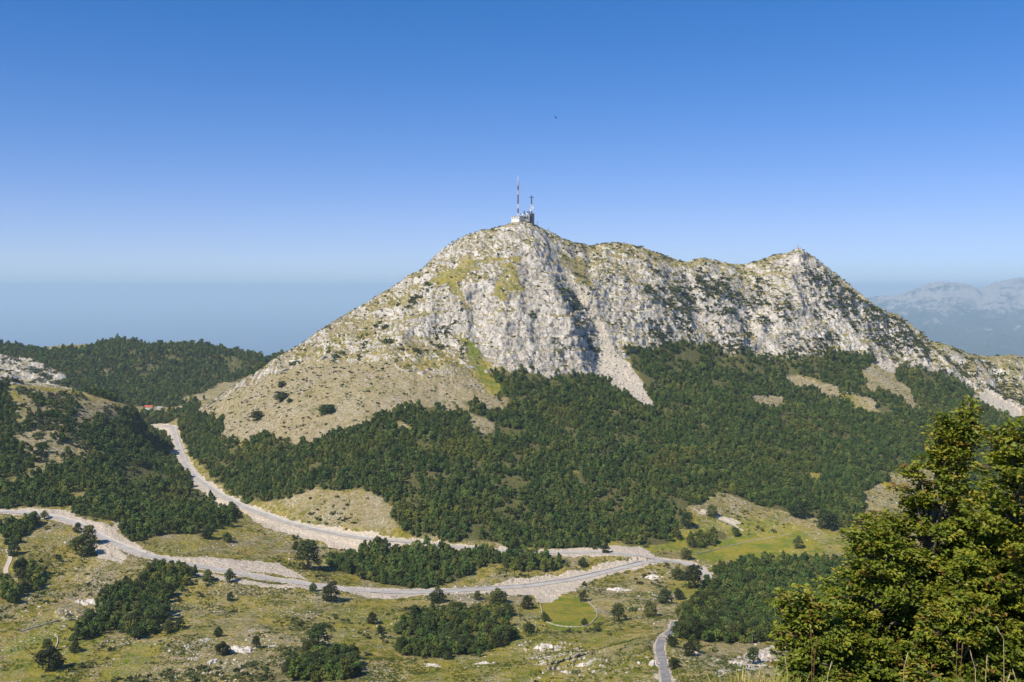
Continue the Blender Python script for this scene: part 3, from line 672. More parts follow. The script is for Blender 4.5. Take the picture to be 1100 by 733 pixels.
FAR = [(900,325,17),(945,319,17),(965,317,17),(985,310,17),(1000,304,17),(1010,303,17),(1022,304,17),(1040,309,17.5),(1055,310,18),(1068,305,18),(1085,300,18),(1100,299,18),(1150,301,18),(1250,304,18),(1400,312,18),(800,333,17.5),(700,345,17.5),
       (960,332,15.6),(1000,326,15.6),(1050,330,15.8),(1100,324,15.8),(1200,326,15.8),(960,350,14.2),(1020,350,14.2),(1060,348,14.2),(1100,350,14.2),(1250,350,14.2),(850,352,14.4),(1000,370,12.6),(1060,370,12.6),(1150,372,12.6),(1000,385,11.2),(1100,388,11.2),(1250,388,11.2),(850,370,12.6),(700,372,13)]
P2, z2 = [], []
for px, py, km in FAR:
    a, b = ray(px, py); km *= 1.6; P2.append((a * km * 1000, km * 1000)); z2.append(b * km * 1000)
for px in range(650, 1500, 120):
    a, _ = ray(px, 300); P2.append((a * 38000, 38000)); z2.append(-1300); P2.append((a * 11500, 11500)); z2.append(-1400)
fit2 = tps_fit(np.array(P2), np.array(z2))
ga = np.radians(np.arange(5.5, 44, 0.075)); gr = np.arange(11500, 38001, 90.0)
GA, GR = np.meshgrid(ga, gr); x2 = (np.tan(GA) * GR).ravel(); y2 = GR.ravel()
h2 = tps_eval(fit2, x2, y2) + sstep(11500, 16000, y2) * (330 * ridge2(x2 / 2400, y2 / 3000, 7, 61, 0.6) + 60 * fbm2(x2 / 420, y2 / 420, 4, 67) - 60)
SKY_F = np.array([(640,345),(800,335),(900,322),(930,319.5),(945,318),(960,317),(975,313),(985,310),(995,305.5),(1005,303),(1012,302.5),(1022,303.5),(1030,304),(1040,306),(1050,309),(1057,309),(1065,304.5),(1075,301.5),(1085,300),(1090,298.5),(1100,298),(1150,300),(1250,304),(1500,312)], float)
for it_ in range(4):
    PX, PY = project(x2, y2, h2); bi = np.clip(np.round(PX / 2).astype(int), 0, 900)
    top_ = np.full(901, 999.0); np.minimum.at(top_, bi, PY)
    dlt = np.where(top_ < 900, np.interp(np.arange(901) * 2.0, SKY_F[:, 0], SKY_F[:, 1]) - top_, 0); dlt = np.convolve(np.pad(dlt, 2, mode='edge'), np.ones(5) / 5, 'valid')
    h2 -= dlt[bi] * y2 / F * (1 - sstep(6, 45, PY - top_[bi])) * (y2 > 14000)
i2 = np.arange(len(x2)).reshape(GA.shape)
m_far, nt, p = new_mat('far_mountain_rock'); t = NT(nt)
q1 = t.noise(0.0014, 7, 0.7); q2 = t.noise(0.006, 5, 0.7)
sepz = t.n('ShaderNodeSeparateXYZ'); t.l(t.co(), sepz.inputs[0])
up = t.ramp(sepz.outputs[2], -1000, -60, -0.14, 0.12)
fk = t.m('ADD', t.m('ADD', q1, up), t.m('MULTIPLY', t.m('SUBTRACT', q2, 0.5), 0.8))
t.l(t.mix(t.ramp(fk, 0.47, 0.62), (0.04, 0.055, 0.04), (0.30, 0.27, 0.24)), p.inputs['Base Color'])
tag(link('far_mountains', mesh_np('far_mountains', np.c_[x2, y2, h2], np.stack([i2[:-1, :-1], i2[:-1, 1:], i2[1:, 1:], i2[1:, :-1]], -1).reshape(-1, 4), m_far, True)), kind='structure')

mh = bpy.data.materials.new('haze_air'); mh.use_nodes = True; nt = mh.node_tree; nt.nodes.clear()
o_ = nt.nodes.new('ShaderNodeOutputMaterial'); pv = nt.nodes.new('ShaderNodeVolumePrincipled')
pv.inputs['Color'].default_value = (0.65, 0.86, 1.0, 1); pv.inputs['Density'].default_value = 4.0e-5; pv.inputs['Anisotropy'].default_value = 0.0
pv.inputs['Density Attribute'].default_value = ''
nt.links.new(pv.outputs[0], o_.inputs['Volume'])
mh.cycles.homogeneous_volume = True
hz = MB(); hz.box(-130000, 130000, -130000, 130000, -1740, 330)
tag(hz.build('haze', mh), kind='stuff')

# ------------------------------------------------------------------ roads
def ribbon(W, o0, o1, dz):
    d = np.gradient(W[:, :2], axis=0); d /= np.linalg.norm(d, axis=1)[:, None]; nrm = np.c_[d[:, 1], -d[:, 0]]
    return np.c_[W[:, :2] + nrm * o0, W[:, 2] + dz], np.c_[W[:, :2] + nrm * o1, W[:, 2] + dz]
def ribbon_mesh(name, W, o0, o1, dz, mat, kind=None, parent=None):
    a, b = ribbon(W, o0, o1, dz); n = len(W); f = np.arange(n - 1)
    return link(name, mesh_np(name, np.r_[a, b], np.stack([f + n, f, f + 1, f + n + 1], -1)[:, ::-1], mat), parent)
m_asph, nt, p = new_mat('old_asphalt'); t = NT(nt)
t.l(t.mix(t.ramp(t.noise(0.12, 5, 0.6), 0.35, 0.65), (0.355, 0.33, 0.295), (0.47, 0.435, 0.39)), p.inputs['Base Color'])
m_lane, nt, p = new_mat('lane_asphalt'); t = NT(nt)
t.l(t.mix(t.ramp(t.noise(0.3, 5, 0.6), 0.35, 0.65), (0.21, 0.20, 0.19), (0.30, 0.285, 0.265)), p.inputs['Base Color'])
m_white = simple_mat('white_road_paint', (0.74, 0.72, 0.68), 0.7, 0.1, 0.4)
m_conc = simple_mat('pale_concrete', (0.55, 0.51, 0.46), 0.85, 0.12, 0.3)
m_dirt = simple_mat('pale_track_gravel', (0.52, 0.45, 0.35), 0.95, 0.15, 0.5)
for nm, (W, hw) in ROADS.items():
    name = nm.replace(' ', '_')
    o = ribbon_mesh(name, W, -hw, hw, 0.0, (m_asph if hw > 3 else m_lane) if hw > 2 else m_dirt); tag(o, kind='structure')
    if hw > 2.5:
        for sgn in (-1, 1):
            ln = ribbon_mesh('edge_line', W, sgn * (hw - 0.5) - 0.11, sgn * (hw - 0.5) + 0.11, 0.006, m_white, parent=o)
def parapet(name, W, off, i0, i1, label, h=0.75, w=0.5, mat=None, group=None, cat='parapet'):
    W = W[i0:i1]; a, b = ribbon(W, off, off + w, -0.5); n = len(W); up = np.array([0, 0, h + 0.5])
    wob = np.array([0, 0, 1.0]) * (0.12 * fbm2(np.arange(n) * 0.9, np.zeros(n), 2, 9))[:, None]
    VV = np.r_[a, b, a + up + wob, b + up + wob]; f = np.arange(n - 1)
    q = lambda s, e: np.stack([f + s * n, f + e * n, f + 1 + e * n, f + 1 + s * n], -1)
    o = link(name, mesh_np(name, VV, np.r_[q(0, 2), q(2, 3), q(3, 1)], mat or m_conc)); tag(o, label, cat, group); return o
WR = ROADS['mountain road'][0]; n = len(WR)
parapet('road_parapet', WR, -4.4, int(n * .10), int(n * .78), 'long pale concrete parapet along the mountain road below the tan slope')
WV = ROADS['valley road'][0]; n = len(WV)
parapet('road_parapet', WV, -4.3, int(n * .02), int(n * .30), 'low pale parapet on the upper side of the valley road beside the earth cutting')
parapet('road_parapet', WV, -4.3, int(n * .55), int(n * .86), 'low pale parapet along the valley road before the road junction')
m_dry = simple_mat('dry_stone', (0.44, 0.40, 0.32), 0.9, 0.45, 0.9)
for pts_, lab in (([(580,648),(584,668),(600,674),(632,674),(642,663),(641,656),(630,645)], 'curved dry stone wall round the small bright green field'),
                  ([(22,680),(60,668),(100,655)], 'thin dry stone wall crossing the meadow below the clump at the edge'),
                  ([(58,700),(64,690),(58,682)], 'short bent dry stone wall near the lower left meadow trees'),
                  ([(745,597),(800,583),(850,574)], 'faint low stone wall across the bright green meadow')):
    W = smooth_line(pts_); W[:, 2] = ground(W[:, 0], W[:, 1])
    parapet('dry_stone_wall', W, -0.35, 0, len(W), lab, 0.6, 0.55, m_dry, None, 'stone wall')

# ------------------------------------------------------------------ vegetation made of many leaf faces
def leaf_mat(name, ca_, cb_, cc_, scale, trans=0.0, inst=0.45):
    m, nt, p = new_mat(name); t = NT(nt)
    oi = t.n('ShaderNodeObjectInfo')
    f = t.noise(scale, 3, 0.6)
    c = t.mix(t.ramp(f, 0.35, 0.62), ca_, cb_)
    c = t.mix(t.ramp(oi.outputs['Random'], 0.55, 1.0, 0, 0.75), c, cc_)
    wp = t.n('ShaderNodeNewGeometry').outputs['Position']
    wn1 = t.noise(0.012, 4, 0.65, wp); wn2 = t.noise(0.05, 3, 0.6, wp)
    c = t.mix(t.ramp(wn1, 0.50, 0.68, 0, 0.65), c, tuple(q * s for q, s in zip(cc_, (1.25, 1.1, 0.8))))
    c = t.mix(t.ramp(wn2, 0.50, 0.36, 0, 0.55), c, tuple(q * 0.55 for q in ca_))
    hsv = t.n('ShaderNodeHueSaturation'); t.l(c, hsv.inputs['Color']); r2 = t.m('FRACT', t.m('MULTIPLY', oi.outputs['Random'], 7.31)); t.l(t.ramp(r2, 0, 1, 0.475, 0.53), hsv.inputs['Hue'])
    t.l(t.ramp(oi.outputs['Random'], 0, 1, 1 - inst, 1 + inst), hsv.inputs['Value'])
    t.l(hsv.outputs[0], p.inputs['Base Color'])
    p.inputs['Roughness'].default_value = 0.7; p.inputs['Specular IOR Level'].default_value = 0.2
    return m
m_leaf = leaf_mat('dark_foliage', (0.052, 0.088, 0.016), (0.096, 0.140, 0.023), (0.130, 0.150, 0.030), 0.35, 0.0, 0.30)
m_leafd = leaf_mat('copse_foliage', (0.036, 0.055, 0.013), (0.070, 0.090, 0.020), (0.085, 0.092, 0.024), 0.8)
m_bush = leaf_mat('bush_foliage', (0.048, 0.066, 0.022), (0.085, 0.105, 0.032), (0.11, 0.11, 0.04), 0.8)
m_tuft = leaf_mat('tuft_foliage', (0.065, 0.095, 0.014), (0.12, 0.145, 0.022), (0.06, 0.09, 0.014), 0.8)
m_bark = simple_mat('grey_bark', (0.12, 0.10, 0.08), 0.95, 0.25, 3.0)

def leaf_cloud(n, lobes, size, g, inner=0.25):
    """n leaf faces on and inside a set of lobes (cx,cy,cz,rx,ry,rz)"""
    L = np.array(lobes); w = (L[:, 3] * L[:, 4] * L[:, 5]) ** 0.66; k = g.choice(len(L), n, p=w / w.sum())
    d = g.normal(size=(n, 3)); d /= np.linalg.norm(d, axis=1)[:, None]
    d[:, 2] = np.where(d[:, 2] < -0.55, -d[:, 2], d[:, 2])
    rad = np.where(g.random(n) < inner, g.uniform(0.35, 0.8, n), g.uniform(0.82, 1.06, n))
    c = L[k, :3] + d * L[k, 3:] * rad[:, None]
    nn = d + g.normal(size=(n, 3)) * 0.55 + np.array([0, 0, 0.25]); nn /= np.linalg.norm(nn, axis=1)[:, None]
    a = np.cross(nn, g.normal(size=(n, 3))); a /= np.linalg.norm(a, axis=1)[:, None]; b = np.cross(nn, a)
    s = size * g.uniform(0.6, 1.35, n)[:, None]
    Vq = np.stack([c - a * s * .6, c + b * s * .42, c + a * s * .6 - nn * s * .15, c - b * s * .42], 1).reshape(-1, 3)
    return Vq, np.arange(len(Vq)).reshape(-1, 4)
def crown_lobes(g, h, rad, n, low=0.18):
    o = [(0, 0, h * 0.52, rad * 0.72, rad * 0.72, h * 0.36)]
    for _ in range(n):
        t = g.uniform(low, 0.92); rr_ = rad * (1.0 - 0.62 * max(0, (t - 0.35) / 0.65) ** 1.5) * (0.7 if t < 0.25 else 1); an = g.uniform(0, 2 * math.pi)
        q = g.uniform(0.28, 0.46) * rad
        o.append((math.cos(an) * rr_ * 0.72, math.sin(an) * rr_ * 0.72, t * h, q, q, q * g.uniform(0.7, 1.0)))
    o.append((g.normal() * rad * .1, g.normal() * rad * .1, h * 0.86, rad * 0.36, rad * 0.36, h * 0.15))
    return o
def trunk_mb(g, h, rad):
    m = MB(); m.tube([(0, 0, -0.6), (0, 0, h * 0.25), (g.normal() * .15, g.normal() * .15, h * 0.72)], [rad * 0.075, rad * 0.06, rad * 0.02], 6)
    for k in range(4):
        an = g.uniform(0, 6.28); z0 = h * g.uniform(0.2, 0.45); e = rad * g.uniform(0.5, 0.75)
        m.tube([(0, 0, z0), (math.cos(an) * e * .5, math.sin(an) * e * .5, z0 + h * 0.12), (math.cos(an) * e, math.sin(an) * e, z0 + h * 0.2)], [rad * .035, rad * .025, rad * .01], 5)
    return m
protos = bpy.data.collections.new('prototypes'); 
def proto(name, me): 
    o = bpy.data.objects.new(name, me); return o
forest_protos = bpy.data.collections.new('forest_kinds'); shrub_protos = bpy.data.collections.new('shrub_kinds'); tuft_protos = bpy.data.collections.new('tuft_kinds'); stone_protos = bpy.data.collections.new('stone_kinds')
for k in range(10):
    g = np.random.default_rng(100 + k); h = g.uniform(5.6, 9.2); rad = g.uniform(2.4, 3.8)
    v, f = leaf_cloud(520, crown_lobes(g, h, rad, int(g.integers(7, 14))), 0.85, g)
    forest_protos.objects.link(proto('forest_tree', mesh_np('forest_tree', v, f, m_leaf)))
for k in range(5):
    g = np.random.default_rng(200 + k)
    lobes = [(0, 0, .35, .6, .6, .45)] + [(g.normal() * .75, g.normal() * .75, g.uniform(.1, .7), g.uniform(.25, .5), g.uniform(.25, .5), g.uniform(.22, .5)) for _ in range(6)]
    v, f = leaf_cloud(150, lobes, 0.34, g, 0.4); v[:, 2] -= .1
    shrub_protos.objects.link(proto('shrub_kind', mesh_np('shrub_kind', v, f, m_bush)))
    lobes = [(g.normal() * .6, g.normal() * .6, .12, .5, .5, .32) for _ in range(4)]
    v, f = leaf_cloud(70, lobes, 0.34, g)
    tuft_protos.objects.link(proto('tuft_kind', mesh_np('tuft_kind', v, f, m_tuft)))
m_stone, nt, p = new_mat('white_limestone'); t = NT(nt); t.l(limestone(t), p.inputs['Base Color']); t.bump(t.noise(1.2, 5, 0.65), p, 0.6, 0.5)
def lumpy(seed, sx, sy, sz, sub=3, rough=0.35, sink=0.3):
    bm = bmesh.new(); bmesh.ops.create_icosphere(bm, subdivisions=sub, radius=1.0)
    co = np.array([v.co[:] for v in bm.verts])
    s = seed * 13.7
    def n3(q, sc_, sd): return (fbm2(q[:, 0] * sc_ + s, q[:, 1] * sc_ + q[:, 2] * 1.7 * sc_, 3, sd) + fbm2(q[:, 2] * sc_ - s, q[:, 1] * sc_ - q[:, 0] * sc_, 3, sd + 5)) * 0.7
    d = 1 + rough * n3(co, 1.3, seed) + rough * 0.6 * n3(co, 4.0, seed + 11)
    co = co * d[:, None]; co = np.sign(co) * np.abs(co) ** 0.8
    for v, c in zip(bm.verts, co): v.co = (c[0] * sx, c[1] * sy, (c[2] + 1 - 2 * sink) * sz * 0.8)
    me = bpy.data.meshes.new('rock'); bm.to_mesh(me); bm.free(); me.materials.append(m_stone)
    return me
for k in range(6):
    stone_protos.objects.link(proto('stone_kind', lumpy(300 + k, 0.8, 0.6, 0.5, 2)))

def scatter(name, coll, P, scl, g, label=None, flat=False):
    """one object of kind stuff: the points carry copies of the kinds in coll"""
    n = len(P)
    rot = np.c_[g.normal(size=n) * 0.06, g.normal(size=n) * 0.06, g.uniform(0, 6.283, n)]
    S = np.c_[scl * g.uniform(.85, 1.15, n), scl * g.uniform(.85, 1.15, n), scl * g.uniform(.8, 1.2, n)]
    me = bpy.data.meshes.new(name); me.vertices.add(n); me.vertices.foreach_set('co', np.ascontiguousarray(P, np.float32).ravel())
    for an, dat in (('rot', rot), ('scl', S)):
        a = me.attributes.new(an, 'FLOAT_VECTOR', 'POINT'); a.data.foreach_set('vector', np.ascontiguousarray(dat, np.float32).ravel())
    a = me.attributes.new('pick', 'INT', 'POINT'); a.data.foreach_set('value', g.integers(0, 1000, n).astype(np.int32))
    o = link(name, me); tag(o, label, None, None, 'stuff')
    ng = bpy.data.node_groups.new(name, 'GeometryNodeTree')
    ng.interface.new_socket('Geometry', in_out='INPUT', socket_type='NodeSocketGeometry'); ng.interface.new_socket('Geometry', in_out='OUTPUT', socket_type='NodeSocketGeometry')
    N, L = ng.nodes, ng.links
    gi, go = N.new('NodeGroupInput'), N.new('NodeGroupOutput'); iop = N.new('GeometryNodeInstanceOnPoints'); ci = N.new('GeometryNodeCollectionInfo')
    ci.inputs['Collection'].default_value = coll; ci.inputs['Separate Children'].default_value = True; ci.inputs['Reset Children'].default_value = True
    def na_(nm, ty): q = N.new('GeometryNodeInputNamedAttribute'); q.data_type = ty; q.inputs['Name'].default_value = nm; return q.outputs['Attribute']
    e2r = N.new('FunctionNodeEulerToRotation')
    L.new(gi.outputs[0], iop.inputs['Points']); L.new(ci.outputs[0], iop.inputs['Instance']); iop.inputs['Pick Instance'].default_value = True
    L.new(na_('pick', 'INT'), iop.inputs['Instance Index']); L.new(na_('rot', 'FLOAT_VECTOR'), e2r.inputs[0]); L.new(e2r.outputs[0], iop.inputs['Rotation']); L.new(na_('scl', 'FLOAT_VECTOR'), iop.inputs['Scale'])
    L.new(iop.outputs[0], go.inputs[0])
    md = o.modifiers.new('scatter', 'NODES'); md.node_group = ng
    return o
def thin(cand, cell, g):
    """random candidates (vertex indices), at most one to each cell of the ground"""
    cand = g.permutation(cand); key = np.floor(V[cand, 0] / cell).astype(np.int64) * 1000003 + np.floor(V[cand, 1] / cell).astype(np.int64)
    _, first = np.unique(key, return_index=True)
    return cand[first]

g = np.random.default_rng(11)
# ---- trees of the woods
rv = r
clr = sstep(0.34, 0.58, a_for + 0.55 * fbm2(X / 20, Y / 20, 4, 83)) * (1 - 0.85 * sstep(0.24, 0.38, fbm2(X / 34, Y / 34, 4, 84)))
ok = infr & (a_for > 0.25) & (clr > .05) & (rd > 4.5)
near = thin(np.where(ok & (rv < 1750))[0], 4.0, g); farr = thin(np.where(ok & (rv >= 1750))[0], 7.2, g)
ti = np.r_[near, farr]; ti = ti[g.random(len(ti)) < clr[ti]]
TP = V[ti].astype(float); TP[:, 2] -= 0.4
tsc = np.where(rv[ti] < 1750, 0.69, 1.0) * np.clip(g.lognormal(-0.03, 0.33, len(ti)), .42, 1.8)
print('forest trees', len(ti))
# those that show largest become trees of their own
cop = np.full(len(ti), -1); names_c = list(COPSES)
tpx, tpy = project(TP[:, 0], TP[:, 1], TP[:, 2])
for ci_, cn in enumerate(names_c):
    mk = raster(COPSES[cn][0]); mk = blur(mk.astype(np.float32), 2) > 0.2
    jx = np.clip(((TP[:, 0] - mx[0]) / MS + .5).astype(int), 0, len(mx) - 1); jy = np.clip(((TP[:, 1] - my[0]) / MS + .5).astype(int), 0, len(my) - 1)
    cop[mk[jy, jx] & (cop < 0)] = ci_
tsc[cop >= 0] *= 1.12
# ---- single trees and bushes of the valley: column, row of the foot, width in photo pixels, what they are
SINGLE = [
 ('tree',728,626,15,'rounded dark tree on the bright grass just below the road junction'),
 ('tree',747,636,23,'largest broad dark tree of the junction meadow, at the bend of the road'),
 ('tree',716,651,17,'pointed dark tree left of a smaller one between pale ledges and grass'),
 ('tree',729,646,12,'smaller dark tree touching the pointed one on the grass'),
 ('tree',341,700,26,'lone rounded dark tree on the open meadow above the bottom clump'),
 ('tree',222,582,13,'lone round dark tree left of a smaller twin on the bank between the two roads'),
 ('tree',243,586,11,'smaller lone round tree on the grassy bank between the two roads'),
 ('tree',330,617,29,'broad dark tree on the bank just above the valley road'),
 ('tree',318,594,9,'small bush-like tree left above the broad tree on the bank'),
 ('tree',252,562,16,'dark tree at the corner where the left wood meets the mountain road'),
 ('tree',355,650,20,'dark bushy tree standing just below the valley road'),
 ('tree',336,640,9,'small upright tree at the lower edge of the valley road'),
 ('tree',86,601,27,'widest dark tree just below the valley road near the earth cutting'),
 ('tree',95,588,16,'dark tree leaning over the lower edge of the valley road'),
 ('tree',83,575,10,'small dark tree at the bend of the valley road above the cutting'),
 ('tree',47,560,9,'small round tree beside the upper parapet of the valley road'),
 ('tree',14,600,14,'round blue green tree beside the winding farm track'),
 ('tree',36,568,13,'dark round tree in the grass above the farm track'),
 ('tree',50,724,30,'broad dark tree in the lower left meadow with two smaller tops'),
 ('tree',50,704,12,'slim tree right behind the broad lower left tree'),
 ('tree',80,704,12,'round bush-like tree right of the broad lower left tree'),
 ('tree',180,681,14,'round dark tree just below the slanting strip of trees'),
 ('tree',193,677,11,'smaller dark tree right next to a round one below the slanting strip'),
 ('tree',234,686,10,'small upright dark tree above the white rock outcrop'),
 ('tree',238,706,17,'dark tree on the left flank of the white rock outcrop'),
 ('tree',275,697,10,'dark bush-like tree at the right end of the white rock outcrop'),
 ('tree',223,628,12,'round tree at the lower roadside below the earth bank'),
 ('tree',246,629,13,'second round tree along the lower roadside below the earth bank'),
 ('tree',247,648,8,'tiny lone dark tree in the grass below the valley road'),
 ('tree',470,652,17,'dark tree half hiding the valley road above the open thicket'),
 ('tree',535,651,20,'dark broad tree on the lower roadside beside pale gravel'),
 ('tree',513,648,8,'slim tree close by the broad roadside tree'),
 ('tree',567,657,14,'upright dark tree at the upper left corner of the green field'),
 ('tree',585,670,10,'small tree at the left edge of the green field wall'),
 ('tree',627,649,10,'small dark tree on the upper right wall of the green field'),
 ('tree',628,674,7,'tiny bush at the lower right wall of the green field'),
 ('tree',568,684,14,'slim dark tree below the left corner of the green field'),
 ('tree',546,692,13,'slim tree between the thicket and the green field'),
 ('tree',400,672,12,'low dark tree in the meadow left of the open thicket'),
 ('tree',408,683,9,'small dark tree just below another in the meadow left of the thicket'),
 ('tree',651,596,9,'small dark bush in the wedge of grass between the two roads'),
 ('tree',626,612,9,'small bushy tree in the wedge of grass, left of two others'),
 ('tree',737,604,13,'round tree with a pale trunk beside the junction and the green meadow'),
 ('tree',739,572,14,'round dark tree at the edge of the big wood above the green meadow'),
 ('tree',766,559,13,'dark round tree beside the pale meadow track'),
 ('tree',790,579,10,'single round tree at the right end of the meadow row'),
 ('tree',858,592,11,'lone round tree in the middle of the dry right hand meadow'),
 ('tree',860,560,20,'wide dark tree at the upper edge of the right hand meadow'),
 ('tree',890,572,24,'wide dark tree at the far right corner of the right hand meadow'),
 ('tree',665,672,17,'pale green loose tree on the ledges right of the green field'),
 ('tree',700,665,16,'loose tree on the ledges above the end of the lane'),
 ('tree',722,700,13,'dark small tree right beside the lane'),
 ('tree',741,710,14,'tall bush-like tree on the dry bank right of the lane'),
 ('tree',748,703,11,'upper of two trees on the dry bank right of the lane'),
 ('tree',724,722,14,'dark bushy tree at the lower right side of the lane'),
 ('tree',810,715,15,'brownish green bush on the white scree below the near beeches'),
 ('tree',480,711,9,'slim dark tree at the lower left of the thicket ledges'),
 ('tree',545,665,15,'loose tree right of the thicket top'),
 ('bush',301,432,19,'dark bush high on the tan stony slope, uppermost of three'),
 ('bush',302,455,0,''),
 ('bush',350,447,22,'largest dark bush in the middle of the tan stony slope'),
 ('bush',276,453,15,'oval dark bush on the tan stony slope left of the others'),
 ('bush',302,436,0,''),
 ('bush',311,434,9,'small dark bush touching the right side of the uppermost slope bush'),
 ('bush',303,414,10,'small green bush high up near the left skyline of the tan slope'),
]
groups_s = 'single trees scattered over the valley meadows'
protoT = []
for k in range(6):
    gk = np.random.default_rng(400 + k); h = gk.uniform(1.9, 2.5); rad = 1.0
    if k in (1, 4): h *= 1.2
    v, f = leaf_cloud(1500, crown_lobes(gk, h, rad, 15, 0.12), 0.15, gk, 0.3)
    cm = mesh_np('crown', v, f, m_leafd)
    tm = trunk_mb(gk, h, rad * 1.6).build('trunk', m_bark).data
    ob = bpy.data.objects['trunk'] if 'trunk' in bpy.data.objects else None
    for o in [o for o in col.objects if o.data == tm]: bpy.data.objects.remove(o)
    protoT.append((cm, tm))
def place_tree(x, y, z, half, k, rz, label, group, name='tree', cat='tree', stretch=1.0):
    root = empty(name, (x, y, z), rz); root.scale = (half, half, half * stretch)
    tag(root, label, cat, group)
    link('trunk', protoT[k][1], root); link('crown', protoT[k][0], root)
    return root
n_single = 0
for q, (kd, px, py, w, lab) in enumerate(SINGLE):
    if w == 0: continue
    P = spot(px, py - 2); half = 0.5 * w * P[1] / F * 1.1
    if kd == 'tree':
        place_tree(P[0], P[1] + half * 0.4, ground(P[0], P[1] + half * 0.4)[0] - 0.12 * half, half, q % 6, q * 2.1, lab, groups_s if 0 else None, 'tree', 'tree', 0.78 if w > 16 else 0.9)
    else:
        o = place_tree(P[0], P[1] + half * 0.3, P[2] - 0.2 * half, half, q % 6, q * 1.7, lab, None, 'bush', 'bush', 0.5)
    n_single += 1
budget = 300 - n_single
size_px = tsc * 3.4 * 2 * F / TP[:, 1]
vis = (tpx > 5) & (tpx < 1095) & (tpy < 728)
hidden = (cop == names_c.index('rightwood')) & (tpx > 815)
cand = np.where((cop >= 0) & vis & ~hidden)[0]
cand = cand[np.argsort(-size_px[cand])][:budget]
for i in cand:
    place_tree(TP[i, 0], TP[i, 1], TP[i, 2], 3.3 * tsc[i], int(g.integers(0, 6)), float(g.uniform(0, 6.28)), COPSES[names_c[cop[i]]][1], {'between': 'trees of the long copse between the roads', 'midleft': 'trees of the copse below the lower road'}.get(names_c[cop[i]], 'trees of the ' + names_c[cop[i]] + ' clump'), 'tree', 'tree', 0.88)
keep = np.ones(len(ti), bool); keep[cand] = False
scatter('forest', forest_protos, TP[keep], tsc[keep], g, 'dark green broadleaf forest covering the slopes')
print('copse trees', len(cand), 'of', (cop >= 0).sum())

# ---- shrubs on cliffs and meadows (past counting)
cl = fbm2(X / 13, Y / 40 + V[:, 2] / 40, 4, 87) + 0.5 * fbm2(X / 60, Y / 60 + V[:, 2] / 60, 2, 88)
pr = np.clip(sstep(0.0, 0.2, cl + 0.85 * (a_shrub - 0.45)), 0, 1) * (a_shrub > 0.06)
c1 = thin(np.where(infr & (pr > 0.02) & (a_for < 0.6) & (rv > 700) & (a_scree < .5))[0], 3.4, g); c1 = c1[g.random(len(c1)) < pr[c1] * .8]
base_ = np.clip(np.where(rv < 760, 0.42, 0.24) * sstep(0.05, 0.5, fbm2(X / 60, Y / 60, 3, 89)) + 0.006, 0, 1) * (a_for < 0.4) * (rd > 3) * (1 - a_green * 0.7) * (a_soil < 0.4) * (a_rock < 0.65) * (rv < 1150)
c2 = thin(np.where(infr & (g.random(len(V)) < base_ * 0.16))[0], 4.0, g)
c3 = thin(np.where(infr & (a_rock + a_tan > 0.3) & (rv > 1100) & (rv < 1950) & (a_for < 0.4) & (a_scree < 0.3) & (g.random(len(V)) < 0.03))[0], 4.0, g)
pk = (0.25 + 0.75 * sstep(560, 640, PXV)) * sstep(0.12, 0.34, fbm2(X / 9, Y / 20 + V[:, 2] / 16, 4, 121)) * (a_rock > 0.42) * (rv > 1200)
c6 = thin(np.where(infr & (pk > 0.05) & (a_for < 0.5) & (a_scree < .4))[0], 2.8, g); c6 = c6[g.random(len(c6)) < pk[c6] * .55]
SI = np.r_[c1, c2, c3, c6]
ssc = np.r_[np.clip(g.lognormal(.85, .38, len(c1)), 1.0, 4.6), np.clip(g.lognormal(0.22, 0.45, len(c2)), .4, 2.6), np.clip(g.lognormal(-.3, .5, len(c3)), .3, 2.4), np.clip(g.lognormal(.25, .42, len(c6)), .6, 2.6)]
scatter('mountain_shrubs', shrub_protos, V[SI], ssc, g, 'dark green shrubs dotted over the cliffs and meadows')
# ---- low green growth and loose stones in the meadows
tb = sstep(-0.1, 0.35, fbm2(X / 22, Y / 22, 3, 93)) * (a_for < 0.3) * (rd > 1.5) * (a_soil < 0.5) * (rv > 440) * (rv < 900) * (1 - a_green)
c4 = thin(np.where(infr & (g.random(len(V)) < tb * 0.22))[0], 1.6, g)
scatter('meadow_undergrowth', tuft_protos, V[c4], g.uniform(.5, 1.2, len(c4)), g, 'low green growth in the stony meadow')
sb = sstep(0.0, 0.45, fbm2(X / 30, Y / 30, 4, 95) + 0.5 * a_rock + 0.15 * a_soil) * (a_for < 0.3) * (rd > 0.8) * (rv > 440) * (rv < 1300) * (1 - 0.85 * a_green)
c5 = thin(np.where(infr & (g.random(len(V)) < sb * 0.09))[0], 1.4, g)
cs = thin(np.where(infr & (a_scree > .35) & (rv > 1200) & (g.random(len(V)) < .12))[0], 3.0, g); c5 = np.r_[c5, cs]
stone_s = np.r_[np.clip(g.lognormal(-0.75, 0.5, len(c5) - len(cs)), .2, 1.7), np.clip(g.lognormal(0.25, 0.45, len(cs)), .6, 3.0)]
scatter('scattered_stones', stone_protos, V[c5] - np.array([0, 0, .1]), stone_s, g, 'loose white limestone stones in the meadow')
print('shrubs', len(SI), 'tufts', len(c4), 'stones', len(c5))

